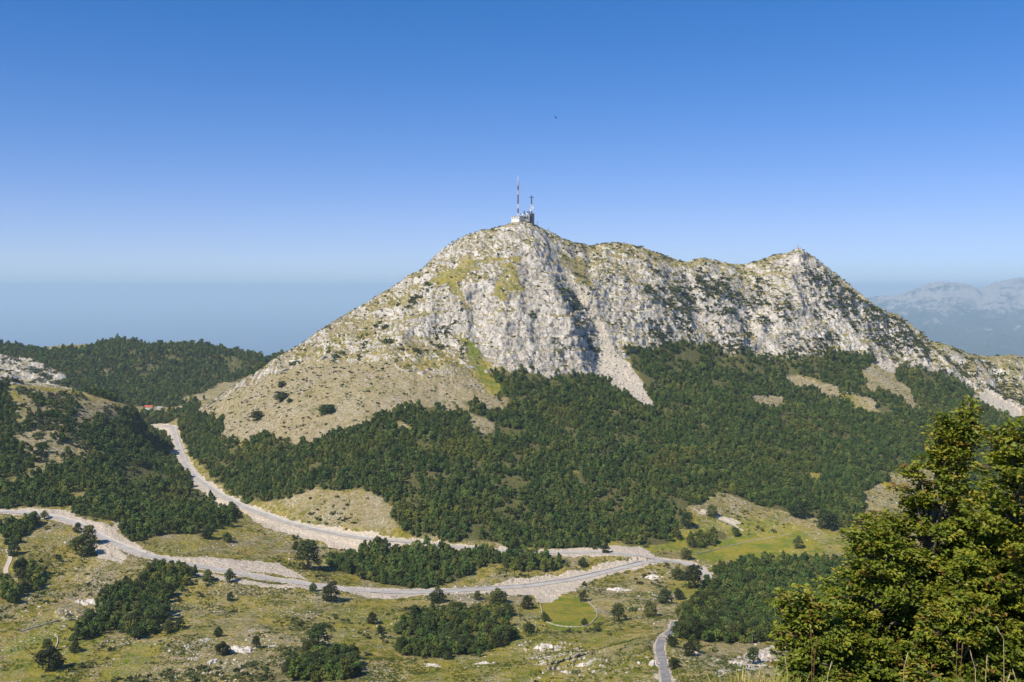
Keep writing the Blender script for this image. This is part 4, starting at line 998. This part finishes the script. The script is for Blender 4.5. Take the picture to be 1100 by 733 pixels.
# ---- rock outcrops
OUT = [(258,700,32,9,'large white limestone outcrop standing out of the lower left meadow'),(222,688,16,5,'pale grey ledge up the slope left of the large white outcrop'),(210,708,14,5,'low pale ledge below left of the large white outcrop'),
 (228,712,13,6,'small rocky ledge between the large white outcrop and a dark tree'),(292,693,12,3,'thin white ledge right of the large white outcrop'),(95,648,26,7,'pale boulder field edge beside the copse below the lower road'),(104,662,18,6,'lower pale rock hump beside the copse below the lower road'),
 (465,716,22,4,'long white ledge under the left half of the open thicket'),(520,713,24,4,'long white ledge under the right half of the open thicket'),(590,700,28,4,'upper of the white limestone ledges below the green field'),(575,712,26,4,'middle white limestone ledge below the green field'),
 (625,713,22,5,'rightmost white limestone ledge below the green field'),(610,722,20,4,'lowest white limestone ledge below the green field'),(703,716,12,7,'white rocks on the left verge of the lane'),(815,706,26,7,'bright white rocks beside the near beech, right part'),(795,714,20,6,'bright white rocks on the dry bank beside the near beech'),
 (700,620,24,4,'pale rock band in the wedge of meadow under the junction'),(665,634,22,4,'pale rock patch right above the green field'),(815,686,10,5,'small pale rock in front of the right hand wood')]
def outcrop(seed, x, y, wx, wy, h):
    """bare limestone breaking through the turf: a jagged sheet whose edges run under the ground"""
    n = 54; q = np.linspace(-1, 1, n); U, W = np.meshgrid(q, q); xx, yy = x + U * wx, y + W * wy
    fall = 1 - np.sqrt(U * U + W * W) + 0.75 * fbm2(U * 2.6 + seed * 9, W * 2.2, 4, seed) - 0.12
    st_ = (yy * 0.9 + xx * 0.35) / 2.6 + 0.5 * fbm2(xx / 6, yy / 6, 2, seed + 5)
    hh_ = sstep(0.0, 0.55, fall) * (0.35 + 0.8 * np.abs(vn2(st_, xx / 9 + seed, seed + 2)) + 0.55 * ridge2(xx / 4.5, yy / 4.5, 4, seed + 3) + 0.25 * fbm2(xx / 1.3, yy / 1.3, 3, seed + 4)) * h
    zz = ground(xx.ravel(), yy.ravel()).reshape(n, n) + np.where(fall > 0, hh_ - 0.32 * h, -0.6 - 0.5 * h)
    i3 = np.arange(n * n).reshape(n, n)
    return mesh_np('rock_outcrop', np.c_[(xx - x).ravel(), (yy - y).ravel(), zz.ravel()], np.stack([i3[:-1, :-1], i3[:-1, 1:], i3[1:, 1:], i3[1:, :-1]], -1).reshape(-1, 4), m_stone, False)
for k, (px, py, w, h, lab) in enumerate(OUT):
    P = spot(px, py); u = P[1] / F
    o = link('rock_outcrop', outcrop(500 + 7 * k, P[0], P[1], w * u * .62, max(3.0, h * u * 1.5), 1.0 + h * u * 0.30), None, (P[0], P[1], 0))
    tag(o, lab, 'rock')
# ------------------------------------------------------------------ the transmitter station on the summit
m_wall = simple_mat('white_render', (0.74, 0.72, 0.68), 0.8, 0.08, 0.5)
m_glass = simple_mat('dark_window_glass', (0.03, 0.035, 0.045), 0.15, 0.2, 0.5)
m_darkm = simple_mat('dark_steel', (0.07, 0.075, 0.085), 0.5, 0.2, 1.0, 0.4)
m_grey = simple_mat('grey_steel', (0.30, 0.31, 0.33), 0.5, 0.15, 1.0, 0.3)
m_red = simple_mat('red_mast_paint', (0.22, 0.045, 0.05), 0.55, 0.15, 0.5)
m_wmast = simple_mat('white_mast_paint', (0.80, 0.79, 0.77), 0.5, 0.06, 0.5)
m_roofg = simple_mat('grey_flat_roof', (0.36, 0.35, 0.33), 0.9, 0.15, 0.4)
m_tile = simple_mat('red_roof_tile', (0.42, 0.12, 0.06), 0.85, 0.25, 1.2)
m_door = simple_mat('brown_door', (0.12, 0.07, 0.04), 0.7, 0.2, 1.0)

def crest(px, py_hint, y0=1350, y1=2000):
    """top of the terrain seen in a photo column: the vertex that projects highest"""
    s = np.where((np.abs(PXV - px) < 1.2) & (V[:, 1] > y0) & (V[:, 1] < y1))[0]
    return V[s[np.argmin(PYV[s])]].astype(float)
def lattice(root, x, y, z0, z1, w0, w1, bands, nleg=4):
    """bands of a steel lattice mast, each a part of its own"""
    H = z1 - z0; n = len(bands)
    for k, mat in enumerate(bands):
        a, b = z0 + H * k / n, z0 + H * (k + 1) / n
        wa, wb = w0 + (w1 - w0) * k / n, w0 + (w1 - w0) * (k + 1) / n
        m = MB(); C4 = ((-1, -1), (1, -1), (1, 1), (-1, 1))
        for q, (sx, sy) in enumerate(C4):
            m.tube([(x + sx * wa / 2, y + sy * wa / 2, a), (x + sx * wb / 2, y + sy * wb / 2, b - 0.02)], 0.17, 5)
            tx, ty = C4[(q + 1) % 4]; st = 3
            for s_ in range(st):
                u0, u1 = s_ / st, (s_ + 1) / st; w_0 = wa + (wb - wa) * u0; w_1 = wa + (wb - wa) * u1
                za, zb_ = a + (b - a) * u0, a + (b - a) * u1 - 0.02
                m.tube([(x + sx * w_0 / 2, y + sy * w_0 / 2, za), (x + tx * w_1 / 2, y + ty * w_1 / 2, zb_)], 0.10, 4)
                m.tube([(x + tx * w_0 / 2, y + ty * w_0 / 2, za), (x + sx * w_1 / 2, y + sy * w_1 / 2, zb_)], 0.10, 4)
                m.tube([(x + sx * w_0 / 2, y + sy * w_0 / 2, za + .05), (x + tx * w_0 / 2, y + ty * w_0 / 2, za + .05)], 0.10, 4)
        m.tube([(x, y, a), (x, y, b - 0.02)], max(0.2, 0.17 * wa), 8)           # cables and feeder in the middle
        m.build('mast_section', mat, root)
def at_px(px, py, Y):
    a, b = ray(px, py); return np.array([a * Y, Y, b * Y])
S0 = crest(560, 238)
SY = S0[1]; u = SY / F
print('summit', S0, project(*S0))
def gz(x, y):
    return float(ground(x, y)[0])
# tall mast
P = at_px(556.5, 237, SY + 3); top = at_px(556.5, 189, SY + 3)
mast = empty('lattice_mast', (0, 0, 0)); tag(mast, 'tall red and white banded lattice mast on the summit', 'mast')
lattice(mast, P[0], P[1], gz(P[0], P[1]) - 1.0, top[2] - 8, 3.0, 1.7, [m_red, m_wmast, m_red, m_wmast, m_red, m_red, m_wmast, m_red, m_wmast])
mm = MB(); mm.tube([(P[0], P[1], top[2] - 8.1), (P[0], P[1], top[2] + 1)], [0.5, 0.25], 8); mm.build('whip_antenna', m_wmast, mast)
mm = MB()
for k in range(6):
    zz = top[2] - 30 + k * 4.0
    for sx, sy in ((-1, 0), (1, 0), (0, -1)): mm.box(P[0] + sx * 1.5 - .25, P[0] + sx * 1.5 + .25, P[1] + sy * 1.5 - .25, P[1] + sy * 1.5 + .25, zz, zz + 2.0)
mm.build('antenna_panels', m_grey, mast)
# short mast
P = at_px(571, 237, SY + 5); top = at_px(571, 211, SY + 5)
ms = empty('lattice_mast', (0, 0, 0)); tag(ms, 'short dark lattice mast with a crossbar head beside the tall banded mast', 'mast')
lattice(ms, P[0], P[1], gz(P[0], P[1]) - 1.0, top[2] - 2, 3.4, 1.6, [m_darkm, m_darkm, m_wmast, m_darkm])
mm = MB(); mm.box(P[0] - 3.6, P[0] + 3.6, P[1] - .5, P[1] + .5, top[2] - 2, top[2] - .9); mm.box(P[0] - .5, P[0] + .5, P[1] - .4, P[1] + .4, top[2] - .9, top[2] + 1.2); mm.build('crossbar', m_darkm, ms)
for k, dx in enumerate((-1.9, 1.9)):
    mm = MB(); zc = top[2] - 22 + 4 * k
    mm.tube([(P[0] + dx, P[1] - .9, zc), (P[0] + dx, P[1] - 1.3, zc), (P[0] + dx, P[1] - 1.7, zc)], [0.4, 1.5, 1.6], 14); mm.build('dish', m_wmast, ms)

def house(root, x0, x1, y0, y1, z0, zf, zr, mw, mr, wins=(), rooftype='flat', door=None):
    """walls with real window openings set in the front (camera side, y0) as parts"""
    m = MB(); m.box(x0, x1, y0, y1, z0, zr); m.build('wall', mw, root)
    m = MB()
    if rooftype == 'flat': m.box(x0 - .5, x1 + .5, y0 - .5, y1 + .5, zr + .003, zr + .5)
    else:
        yc = (y0 + y1) / 2; h = (y1 - y0) * .36; e = .5
        m.quad((x0 - e, y0 - e, zr), (x1 + e, y0 - e, zr), (x1 + e, yc, zr + h), (x0 - e, yc, zr + h)); m.quad((x1 + e, y1 + e, zr), (x0 - e, y1 + e, zr), (x0 - e, yc, zr + h), (x1 + e, yc, zr + h))
        m.quad((x0 - e, y1 + e, zr), (x0 - e, y0 - e, zr), (x0 - e, yc, zr + h)); m.quad((x1 + e, y0 - e, zr), (x1 + e, y1 + e, zr), (x1 + e, yc, zr + h)); m.quad((x0 - e, y0 - e, zr), (x0 - e, y1 + e, zr), (x1 + e, y1 + e, zr), (x1 + e, y0 - e, zr))
    rf = m.build('roof', mr, root)
    if rooftype != 'flat':
        m = MB(); m.box(x0 + 1.5, x0 + 2.3, yc + .4, yc + 1.2, zr + .5, zr + h + 1.0); m.build('chimney', mw, rf)
    for wx, wz, ww, wh in wins:
        m = MB(); d = .14
        m.box(wx, wx + ww, y0 - .09, y0 - .003, wz, wz + d); m.box(wx, wx + ww, y0 - .09, y0 - .003, wz + wh - d, wz + wh)
        m.box(wx, wx + d, y0 - .09, y0 - .003, wz + d + .002, wz + wh - d - .002); m.box(wx + ww - d, wx + ww, y0 - .09, y0 - .003, wz + d + .002, wz + wh - d - .002)
        w = m.build('window', mw, root)
        m = MB(); m.box(wx + d + .002, wx + ww - d - .002, y0 - .05, y0 - .004, wz + d + .002, wz + wh - d - .002); m.build('pane', m_glass, w)
    if door:
        m = MB(); m.box(door, door + 1.1, y0 - .06, y0 - .003, zf, zf + 2.1); dd = m.build('door', m_door, root)
        m = MB(); m.box(door + .9, door + 1.0, y0 - .12, y0 - .063, zf + 1.0, zf + 1.1); m.build('handle', m_grey, dd)
def base_z(cx, cy, w): return min(gz(cx + dx, cy + dy) for dx in (-w, 0, w) for dy in (-w / 2, 0, w / 2))
c0 = at_px(555.5, 236.2, SY - 8); b1 = empty('station_building', (c0[0], c0[1], 0), -0.75); tag(b1, 'long white flat roofed station building at the foot of the tall mast', 'building')
house(b1, -8.5, 8.5, -4, 4, base_z(c0[0], c0[1], 8) - 2, c0[2], c0[2] + 5.0, m_wall, m_roofg, [(-7 + k * 3.6, c0[2] + 1.7, 2.2, 1.8) for k in range(4)], door=7.2)
c0 = at_px(565, 236.5, SY - 2); b2 = empty('station_building', (c0[0], c0[1], 0), -0.45); tag(b2, 'upper station block with wide dark windows and antennas crowded on its roof', 'building')
house(b2, -8, 8, -4, 4, base_z(c0[0], c0[1], 8) - 2, c0[2], c0[2] + 6.6, m_grey, m_wall, [(-7.2, c0[2] + 1.4, 4.6, 3.6), (-2.2, c0[2] + 1.4, 4.6, 3.6), (3.0, c0[2] + 1.4, 2.8, 3.6)], door=6.2)
for k in range(9):
    mm = MB(); xx = -7.4 + k * 1.85; yy = -2.4 + 1.9 * (k % 3); hh_ = 3.0 + 1.6 * ((k * 5) % 4)
    mm.tube([(xx, yy, c0[2] + 7.0), (xx, yy, c0[2] + 7.1 + hh_)], 0.45, 6); mm.box(xx - .9, xx + .9, yy - .35, yy + .35, c0[2] + 7.1 + hh_ * .45, c0[2] + 7.1 + hh_ * .8); mm.build('roof_antenna', m_darkm, b2)
for k, (dx, dz) in enumerate(((-4.0, 8.9), (3.5, 9.3))):
    mm = MB(); mm.tube([(dx, -3.0, c0[2] + dz), (dx, -3.5, c0[2] + dz), (dx, -3.9, c0[2] + dz)], [.3, 1.2, 1.35], 14); mm.build('dish', m_wmast, b2)
a = at_px(569, 237, SY - 6); b = at_px(574, 229.5, SY - 6); x0, x1 = a[0], b[0]
b3 = empty('equipment_hut', (0, 0, 0)); tag(b3, 'small dark equipment hut at the foot of the short mast', 'hut')
house(b3, x0, x1, a[1], a[1] + 6, gz(x1, a[1]) - 4, a[2], b[2], m_darkm, m_roofg, [(x0 + 1, a[2] + 2, 1.6, 1.5), (x0 + 3.8, a[2] + 2, 1.6, 1.5)])
for px, h, lab in ((578.5, 7, 'thin steel pole on the summit slope nearest the station'), (590.5, 6, 'thin steel pole on the skyline further down from the station')):
    c = crest(px, 245); m = MB(); m.tube([(c[0], c[1], c[2] - 1), (c[0], c[1], c[2] + h)], [.35, .25], 6); rt = empty('pole', (0, 0, 0)); tag(rt, lab, 'pole'); m.build('shaft', m_grey, rt)
    m = MB(); m.box(c[0] - .6, c[0] + .6, c[1] - .3, c[1] + .3, c[2] + h - .9, c[2] + h + .002); m.build('pole_head', m_darkm, rt)
# second peak
c = crest(857, 268, 1500); uu = c[1] / F
print('second peak', c, project(*c))
b4 = empty('summit_hut', (0, 0, 0)); tag(b4, 'small white hut on the second peak', 'hut')
house(b4, c[0] - 5, c[0] + 5, c[1] - 3, c[1] + 3, c[2] - 3, c[2] + .1, c[2] + 2.8, m_wall, m_wall, [(c[0] - 3.6, c[2] + .9, 1.4, 1.2), (c[0] + 1.8, c[2] + .9, 1.4, 1.2)], door=c[0] - .6)
m4 = empty('antenna_pole', (0, 0, 0)); tag(m4, 'thin dark antenna pole behind the hut on the second peak', 'antenna')
m = MB(); m.tube([(c[0] + 1, c[1] + 4, c[2] - 2), (c[0] + 1, c[1] + 4, c[2] + 9.5)], [.45, .3], 6); m.build('shaft', m_grey, m4)
for k in range(3):
    m = MB(); m.box(c[0] + .1, c[0] + 1.9, c[1] + 3.8, c[1] + 4.2, c[2] + 5.5 + 1.5 * k, c[2] + 5.8 + 1.5 * k); m.build('antenna_arm', m_grey, m4)
# houses in the saddle on the left
P = spot(160, 441); u = P[1] / F
b5 = empty('house', (0, 0, 0)); tag(b5, 'small house with a red tiled roof among the trees in the saddle', 'house')
zf = P[2] + 1.2; house(b5, P[0] - 7, P[0] + 7, P[1] - 4, P[1] + 5, P[2] - 4, zf, zf + 4.6, m_wall, m_tile, [(P[0] - 5.6 + 3.4 * k, zf + 1.2, 1.5, 1.6) for k in range(4)], 'gable', door=P[0] + 5.4)
P = spot(172, 441)
b6 = empty('shed', (0, 0, 0)); tag(b6, 'low white shed right of the house with the red roof', 'shed')
zf = P[2] + 1.0; house(b6, P[0] - 5, P[0] + 5, P[1] - 3, P[1] + 3, P[2] - 3, zf, zf + 2.9, m_wall, m_roofg, [(P[0] - 3.5 + 3 * k, zf + .9, 1.2, 1.1) for k in range(2)], 'gable', door=P[0] + 3.2)
# pole by the rocks on the right bank
P = spot(808, 694); m = MB(); m.tube([(P[0], P[1], P[2] - .5), (P[0], P[1], P[2] + 6)], [.11, .08], 6)
ro = empty('pole', (0, 0, 0)); tag(ro, 'slender grey pole in front of the right hand wood', 'pole'); m.build('shaft', m_grey, ro)
m = MB(); m.box(P[0] - .5, P[0] + .5, P[1] - .06, P[1] + .06, P[2] + 5.5, P[2] + 5.65); m.build('crossarm', m_grey, ro)

# ------------------------------------------------------------------ bird
m_bird = simple_mat('dark_plumage', (0.012, 0.012, 0.014), 0.7, 0.2, 20.0)
def bird(P, s, rz, label):
    body = [(-.5, 0, 0, .02), (-.36, 0, 0, .08), (-.15, 0, .0, .14), (.12, 0, .01, .13), (.26, 0, .04, .08), (.36, 0, .045, .075), (.43, 0, .04, .02), (.50, 0, .03, .004)]
    m = MB(); m.tube([b[:3] for b in body], [b[3] for b in body], 10)
    for sg in (-1, 1):                                   # wings: a raised inner arm and a swept outer hand, with thickness
        sec = [(.14, -.16, .05, .00), (.17, -.12, .32, .16), (.12, -.12, .62, .20), (.0, -.10, .98, .13), (-.1, -.14, 1.05, .11)]
        n0 = len(m.v)
        for (xf, xb, yy, zz) in sec: m.v += [(xf, sg * yy, zz + .012), (xb, sg * yy, zz), (xb, sg * yy, zz - .008), (xf, sg * yy, zz - .012)]
        for k in range(len(sec) - 1):
            for j in range(4): m.f.append((n0 + 4 * k + j, n0 + 4 * k + (j + 1) % 4, n0 + 4 * k + 4 + (j + 1) % 4, n0 + 4 * k + 4 + j))
        m.f.append(tuple(n0 + 4 * (len(sec) - 1) + j for j in range(4)))
    n0 = len(m.v); m.v += [(-.42, .05, .01), (-.72, .14, .0), (-.70, 0, .0), (-.72, -.14, .0), (-.42, -.05, .01), (-.70, 0, -.02)]
    m.f += [(n0, n0 + 1, n0 + 2), (n0, n0 + 2, n0 + 3, n0 + 4), (n0 + 4, n0 + 3, n0 + 5), (n0, n0 + 5, n0 + 1)]
    o = m.build('bird', m_bird, None, True, P); o.scale = (s, s, s); o.rotation_euler = (0.7, 0.3, rz)
    tag(o, label, 'bird'); return o
bird(tuple(at_px(597, 126.5, 150)), 0.52, R(62), 'small dark bird gliding in the blue sky above the mast')

# ------------------------------------------------------------------ the beeches near the camera
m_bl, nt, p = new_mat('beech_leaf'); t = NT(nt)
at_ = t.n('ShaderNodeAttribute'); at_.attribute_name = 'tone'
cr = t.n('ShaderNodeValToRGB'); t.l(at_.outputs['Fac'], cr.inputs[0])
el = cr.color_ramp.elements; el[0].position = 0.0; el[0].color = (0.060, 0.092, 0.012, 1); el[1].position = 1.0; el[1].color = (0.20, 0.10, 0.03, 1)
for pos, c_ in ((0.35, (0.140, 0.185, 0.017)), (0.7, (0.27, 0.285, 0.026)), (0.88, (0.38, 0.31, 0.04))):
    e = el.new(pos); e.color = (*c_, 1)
t.l(cr.outputs[0], p.inputs['Base Color']); p.inputs['Roughness'].default_value = 0.5; p.inputs['Specular IOR Level'].default_value = 0.3
tr = t.n('ShaderNodeBsdfTranslucent'); t.l(cr.outputs[0], tr.inputs[0]); mxs = t.n('ShaderNodeMixShader'); mxs.inputs[0].default_value = 0.28
outn = [x for x in nt.nodes if x.type == 'OUTPUT_MATERIAL'][0]
t.l(p.outputs[0], mxs.inputs[1]); t.l(tr.outputs[0], mxs.inputs[2]); t.l(mxs.outputs[0], outn.inputs[0])
m_beechbark = simple_mat('beech_bark', (0.17, 0.145, 0.12), 0.9, 0.3, 9.0)

def beech(root_name, base, path, prof, nlimb, seed, label, leaf=0.070, dens=1.0, bottom=0.05):
    """path: trunk points (px,py,Y); prof: half width in metres at heights 0..1 of the trunk"""
    g = np.random.default_rng(seed)
    T = np.array([at_px(*q) for q in path]); base = np.array(base)
    T = np.vstack([base, T]); L = np.r_[0, np.cumsum(np.linalg.norm(np.diff(T, axis=0), axis=1))]; L /= L[-1]
    tp = lambda s: np.array([np.interp(s, L, T[:, k]) for k in range(3)])
    pr_t, pr_r = [q[0] for q in prof], [q[1] for q in prof]
    H = np.linalg.norm(T[-1] - T[0])
    wood = MB(); ss = np.linspace(0, 1, 9); r0 = 0.022 * H
    wood.tube([tp(s) for s in ss], [r0 * (1 - .93 * s) for s in ss], 8)
    tips = []
    for k in range(nlimb):
        s = bottom + (1 - bottom) * ((k + g.random()) / nlimb) ** 0.85
        Rr = np.interp(s, pr_t, pr_r) * g.uniform(.62, 1.14); an = k * 2.399 + g.normal() * .35
        d = np.array([math.cos(an), math.sin(an), 0]); rise = g.uniform(.12, .5) + .5 * max(0, s - .6)
        st = tp(max(0, s - 0.10 - 0.05 * g.random())); en = tp(s) + d * Rr; en[2] += (rise - .25) * Rr
        md = (st + en) / 2 + np.array([0, 0, .10 * Rr]) + g.normal(size=3) * .05 * Rr
        pts_ = [st, (st + md) / 2 + g.normal(size=3) * .02, md, (md + en) / 2 + np.array([0, 0, .03]), en]
        wood.tube(pts_, [.012 * H * (1 - .6 * s), .010 * H * (1 - .6 * s), .007 * H * (1 - .5 * s), .004 * H * (1 - .5 * s), .004], 5)
        nb = max(4, int(Rr * 13))
        for j in range(nb):
            f = g.uniform(.15, 1.0); q = int(min(3, f * 4)); w = f * 4 - q; p0 = pts_[q] * (1 - w) + pts_[q + 1] * w
            side = np.cross(d, [0, 0, 1]) * (1 if j % 2 else -1); dirn = d * g.uniform(.2, .9) + side * g.uniform(.4, 1.0) + np.array([0, 0, g.uniform(-.05, .45)])
            dirn /= np.linalg.norm(dirn); ln = Rr * (.20 + .42 * g.random()) * (1.15 - .5 * f) + .12
            p1 = p0 + dirn * ln
            wood.tube([p0, (p0 + p1) / 2 + g.normal(size=3) * .02, p1], [.008, .006, .003], 4, False)
            for m_ in range(max(3, int(ln * 12 * dens))):
                f2 = g.uniform(.25, 1.05); tips.append((p0 + (p1 - p0) * f2 + g.normal(size=3) * .05, dirn, f * .6 + f2 * .4))
        tips.append((en, d, 1.0))
    for j in range(int(14 * dens)):
        tips.append((tp(1 - .10 * g.random()) + g.normal(size=3) * .05, np.array([g.normal() * .5, g.normal() * .5, 1.0]), 1.0))
    n = len(tips); nl = 24
    C = np.array([q[0] for q in tips]); D = np.array([q[1] for q in tips]); D[:, 2] *= .45; D /= np.linalg.norm(D, axis=1)[:, None]; O = np.array([q[2] for q in tips])
    S = np.cross(D, [0, 0, 1.0]); S /= np.maximum(1e-6, np.linalg.norm(S, axis=1))[:, None]; U = np.cross(S, D)
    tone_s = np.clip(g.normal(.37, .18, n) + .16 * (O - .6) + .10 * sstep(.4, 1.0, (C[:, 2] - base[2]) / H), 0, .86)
    brown = (g.random(n) < .045)
    a1 = g.uniform(-.5, .6, (n, nl)); a2 = g.normal(0, .42, (n, nl)) * (1 - .4 * np.abs(a1)); a3 = g.normal(0, .13, (n, nl))
    sp_ = .19 * g.uniform(.7, 1.35, n)[:, None]
    c = C[:, None] + (D[:, None] * a1[..., None] + S[:, None] * a2[..., None] + U[:, None] * a3[..., None]) * sp_[..., None]
    c[..., 2] -= .03 * np.abs(a2)
    c = c.reshape(-1, 3); N_ = len(c); Dn = np.repeat(D, nl, 0); Un = np.repeat(U, nl, 0)
    nn = Un * .9 + g.normal(size=(N_, 3)) * .42 + np.array([0, -.10, .25]); nn /= np.linalg.norm(nn, axis=1)[:, None]
    ax = Dn + g.normal(size=(N_, 3)) * .6; ax -= nn * (ax * nn).sum(1)[:, None]; ax /= np.linalg.norm(ax, axis=1)[:, None]; bx = np.cross(nn, ax)
    s_ = leaf * g.uniform(.65, 1.25, N_)[:, None]
    fold = s_ * .12
    Vq = np.stack([c - ax * s_ * .5, c + bx * s_ * .32 + nn * fold - ax * s_ * .05, c + ax * s_ * .55 - nn * fold * .8, c - bx * s_ * .32 + nn * fold - ax * s_ * .05], 1).reshape(-1, 3)
    tone = np.clip(np.repeat(tone_s, nl) + g.normal(0, .09, N_), 0, .9); tone = np.where(np.repeat(brown, nl) & (g.random(N_) < .8), .97, tone); tone = np.where(g.random(N_) < .012, 1.0, tone)
    i4 = np.arange(N_) * 4
    Ft = np.r_[np.c_[i4, i4 + 1, i4 + 2], np.c_[i4, i4 + 2, i4 + 3]]
    rt = empty(root_name, tuple(base)); tag(rt, label, 'tree')
    tr_ = wood.build('trunk', m_beechbark, rt, True); tr_.matrix_parent_inverse = rt.matrix_world.inverted() if False else tr_.matrix_parent_inverse; tr_.location = tuple(-base)
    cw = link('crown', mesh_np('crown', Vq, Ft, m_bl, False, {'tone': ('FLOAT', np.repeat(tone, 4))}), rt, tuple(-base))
    print(label[:30], 'leaves', N_)
    return rt
def gbase(x, y): return (x, y, gz(x, y) - .15)
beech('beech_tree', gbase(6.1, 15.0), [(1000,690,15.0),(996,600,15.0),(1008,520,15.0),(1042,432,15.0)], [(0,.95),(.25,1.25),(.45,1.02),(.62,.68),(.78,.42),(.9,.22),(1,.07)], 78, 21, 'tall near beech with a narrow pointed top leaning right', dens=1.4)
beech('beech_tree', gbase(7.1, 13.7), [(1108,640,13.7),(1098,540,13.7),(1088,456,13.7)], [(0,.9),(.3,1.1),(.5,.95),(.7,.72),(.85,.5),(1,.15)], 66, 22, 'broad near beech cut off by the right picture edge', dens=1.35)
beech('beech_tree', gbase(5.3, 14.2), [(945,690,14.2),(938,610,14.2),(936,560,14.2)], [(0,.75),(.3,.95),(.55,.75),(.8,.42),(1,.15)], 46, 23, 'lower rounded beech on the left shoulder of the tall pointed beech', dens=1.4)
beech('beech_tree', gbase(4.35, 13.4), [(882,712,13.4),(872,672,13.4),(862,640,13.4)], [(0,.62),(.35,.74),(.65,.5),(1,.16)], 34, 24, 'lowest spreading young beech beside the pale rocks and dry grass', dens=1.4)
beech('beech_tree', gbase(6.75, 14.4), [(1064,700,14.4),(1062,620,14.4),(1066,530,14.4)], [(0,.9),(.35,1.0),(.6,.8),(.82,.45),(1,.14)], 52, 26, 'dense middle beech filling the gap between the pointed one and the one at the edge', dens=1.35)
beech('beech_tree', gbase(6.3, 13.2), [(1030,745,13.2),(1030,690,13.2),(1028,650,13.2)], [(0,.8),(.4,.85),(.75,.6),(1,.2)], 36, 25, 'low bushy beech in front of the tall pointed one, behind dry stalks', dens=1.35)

# ------------------------------------------------------------------ grass and dry stalks at the viewpoint
m_gr, nt, p = new_mat('dry_green_grass'); t = NT(nt)
t.l(t.mix(t.ramp(t.noise(3.0, 3, 0.6), .35, .65), (0.16, 0.17, 0.03), (0.42, 0.35, 0.11)), p.inputs['Base Color'])
g = np.random.default_rng(5); nb = 9000
bx_ = np.r_[g.normal(1.75, .75, nb * 2 // 3), g.uniform(-.5, 7.5, nb // 3)]; by_ = np.r_[g.normal(8.0, .75, nb * 2 // 3), g.uniform(7.0, 11.5, nb // 3)]
bz_ = ground(bx_, by_); hh = g.uniform(.14, .40, nb); an = g.uniform(0, 6.28, nb); bend = g.uniform(.05, .6, nb)
d = np.c_[np.cos(an), np.sin(an), np.zeros(nb)]; sdv = np.c_[-np.sin(an), np.cos(an), np.zeros(nb)] * .006
B0 = np.c_[bx_, by_, bz_ - .03]; M1 = B0 + np.c_[d[:, :2] * (bend * hh * .3)[:, None], hh * .6]; E = B0 + np.c_[d[:, :2] * (bend * hh)[:, None], hh * (1 - .25 * bend)]
Vg = np.stack([B0 - sdv, B0 + sdv, M1 + sdv * .8, M1 - sdv * .8, E], 1).reshape(-1, 3); k5 = np.arange(nb) * 5
tag(link('grass', mesh_np('grass', Vg, np.r_[np.c_[k5, k5 + 1, k5 + 2], np.c_[k5, k5 + 2, k5 + 3], np.c_[k5 + 3, k5 + 2, k5 + 4]], m_gr)), kind='stuff')
m_straw = simple_mat('straw', (0.50, 0.40, 0.22), 0.8, 0.15, 8.0)
m_brn = simple_mat('brown_stalk', (0.22, 0.12, 0.06), 0.8, 0.2, 8.0)
for px, py0, py1, lean, brown_ in ((872,733,686,.10,1),(873,733,676,-.03,1),(968,733,702,.12,0),(1027,740,690,.02,1),(1031,738,692,.05,1),(1052,740,700,-.16,0),(1058,740,705,.04,0),(1084,700,674,-.22,0),(1094,740,720,-.1,0),(1079,742,724,.1,0),(886,740,712,.12,0),(848,735,706,-.08,0)):
    Yq = 11.2; a = at_px(px, py0, Yq); b = at_px(px + lean * 60, py1, Yq); zg = gz(a[0], a[1])
    m = MB(); m.tube([(a[0], a[1], zg - .05), tuple(a * .5 + b * .5 + np.array([lean * -.04, 0, 0])), tuple(b)], [.0042, .0035, .002], 5)
    mt = m_brn if brown_ else m_straw
    rt = empty('dry_stalk', (0, 0, 0)); tag(rt, 'thin dry grass stalk standing in front of the beeches', 'dry stalk', 'dry stalks before the near beeches'); m.build('stem', mt, rt)
    m = MB(); e = b - a; e /= np.linalg.norm(e); m.tube([tuple(b - e * .09), tuple(b - e * .04), tuple(b + e * .02)], [.003, .007, .002], 6); m.build('seed_head', mt, rt)
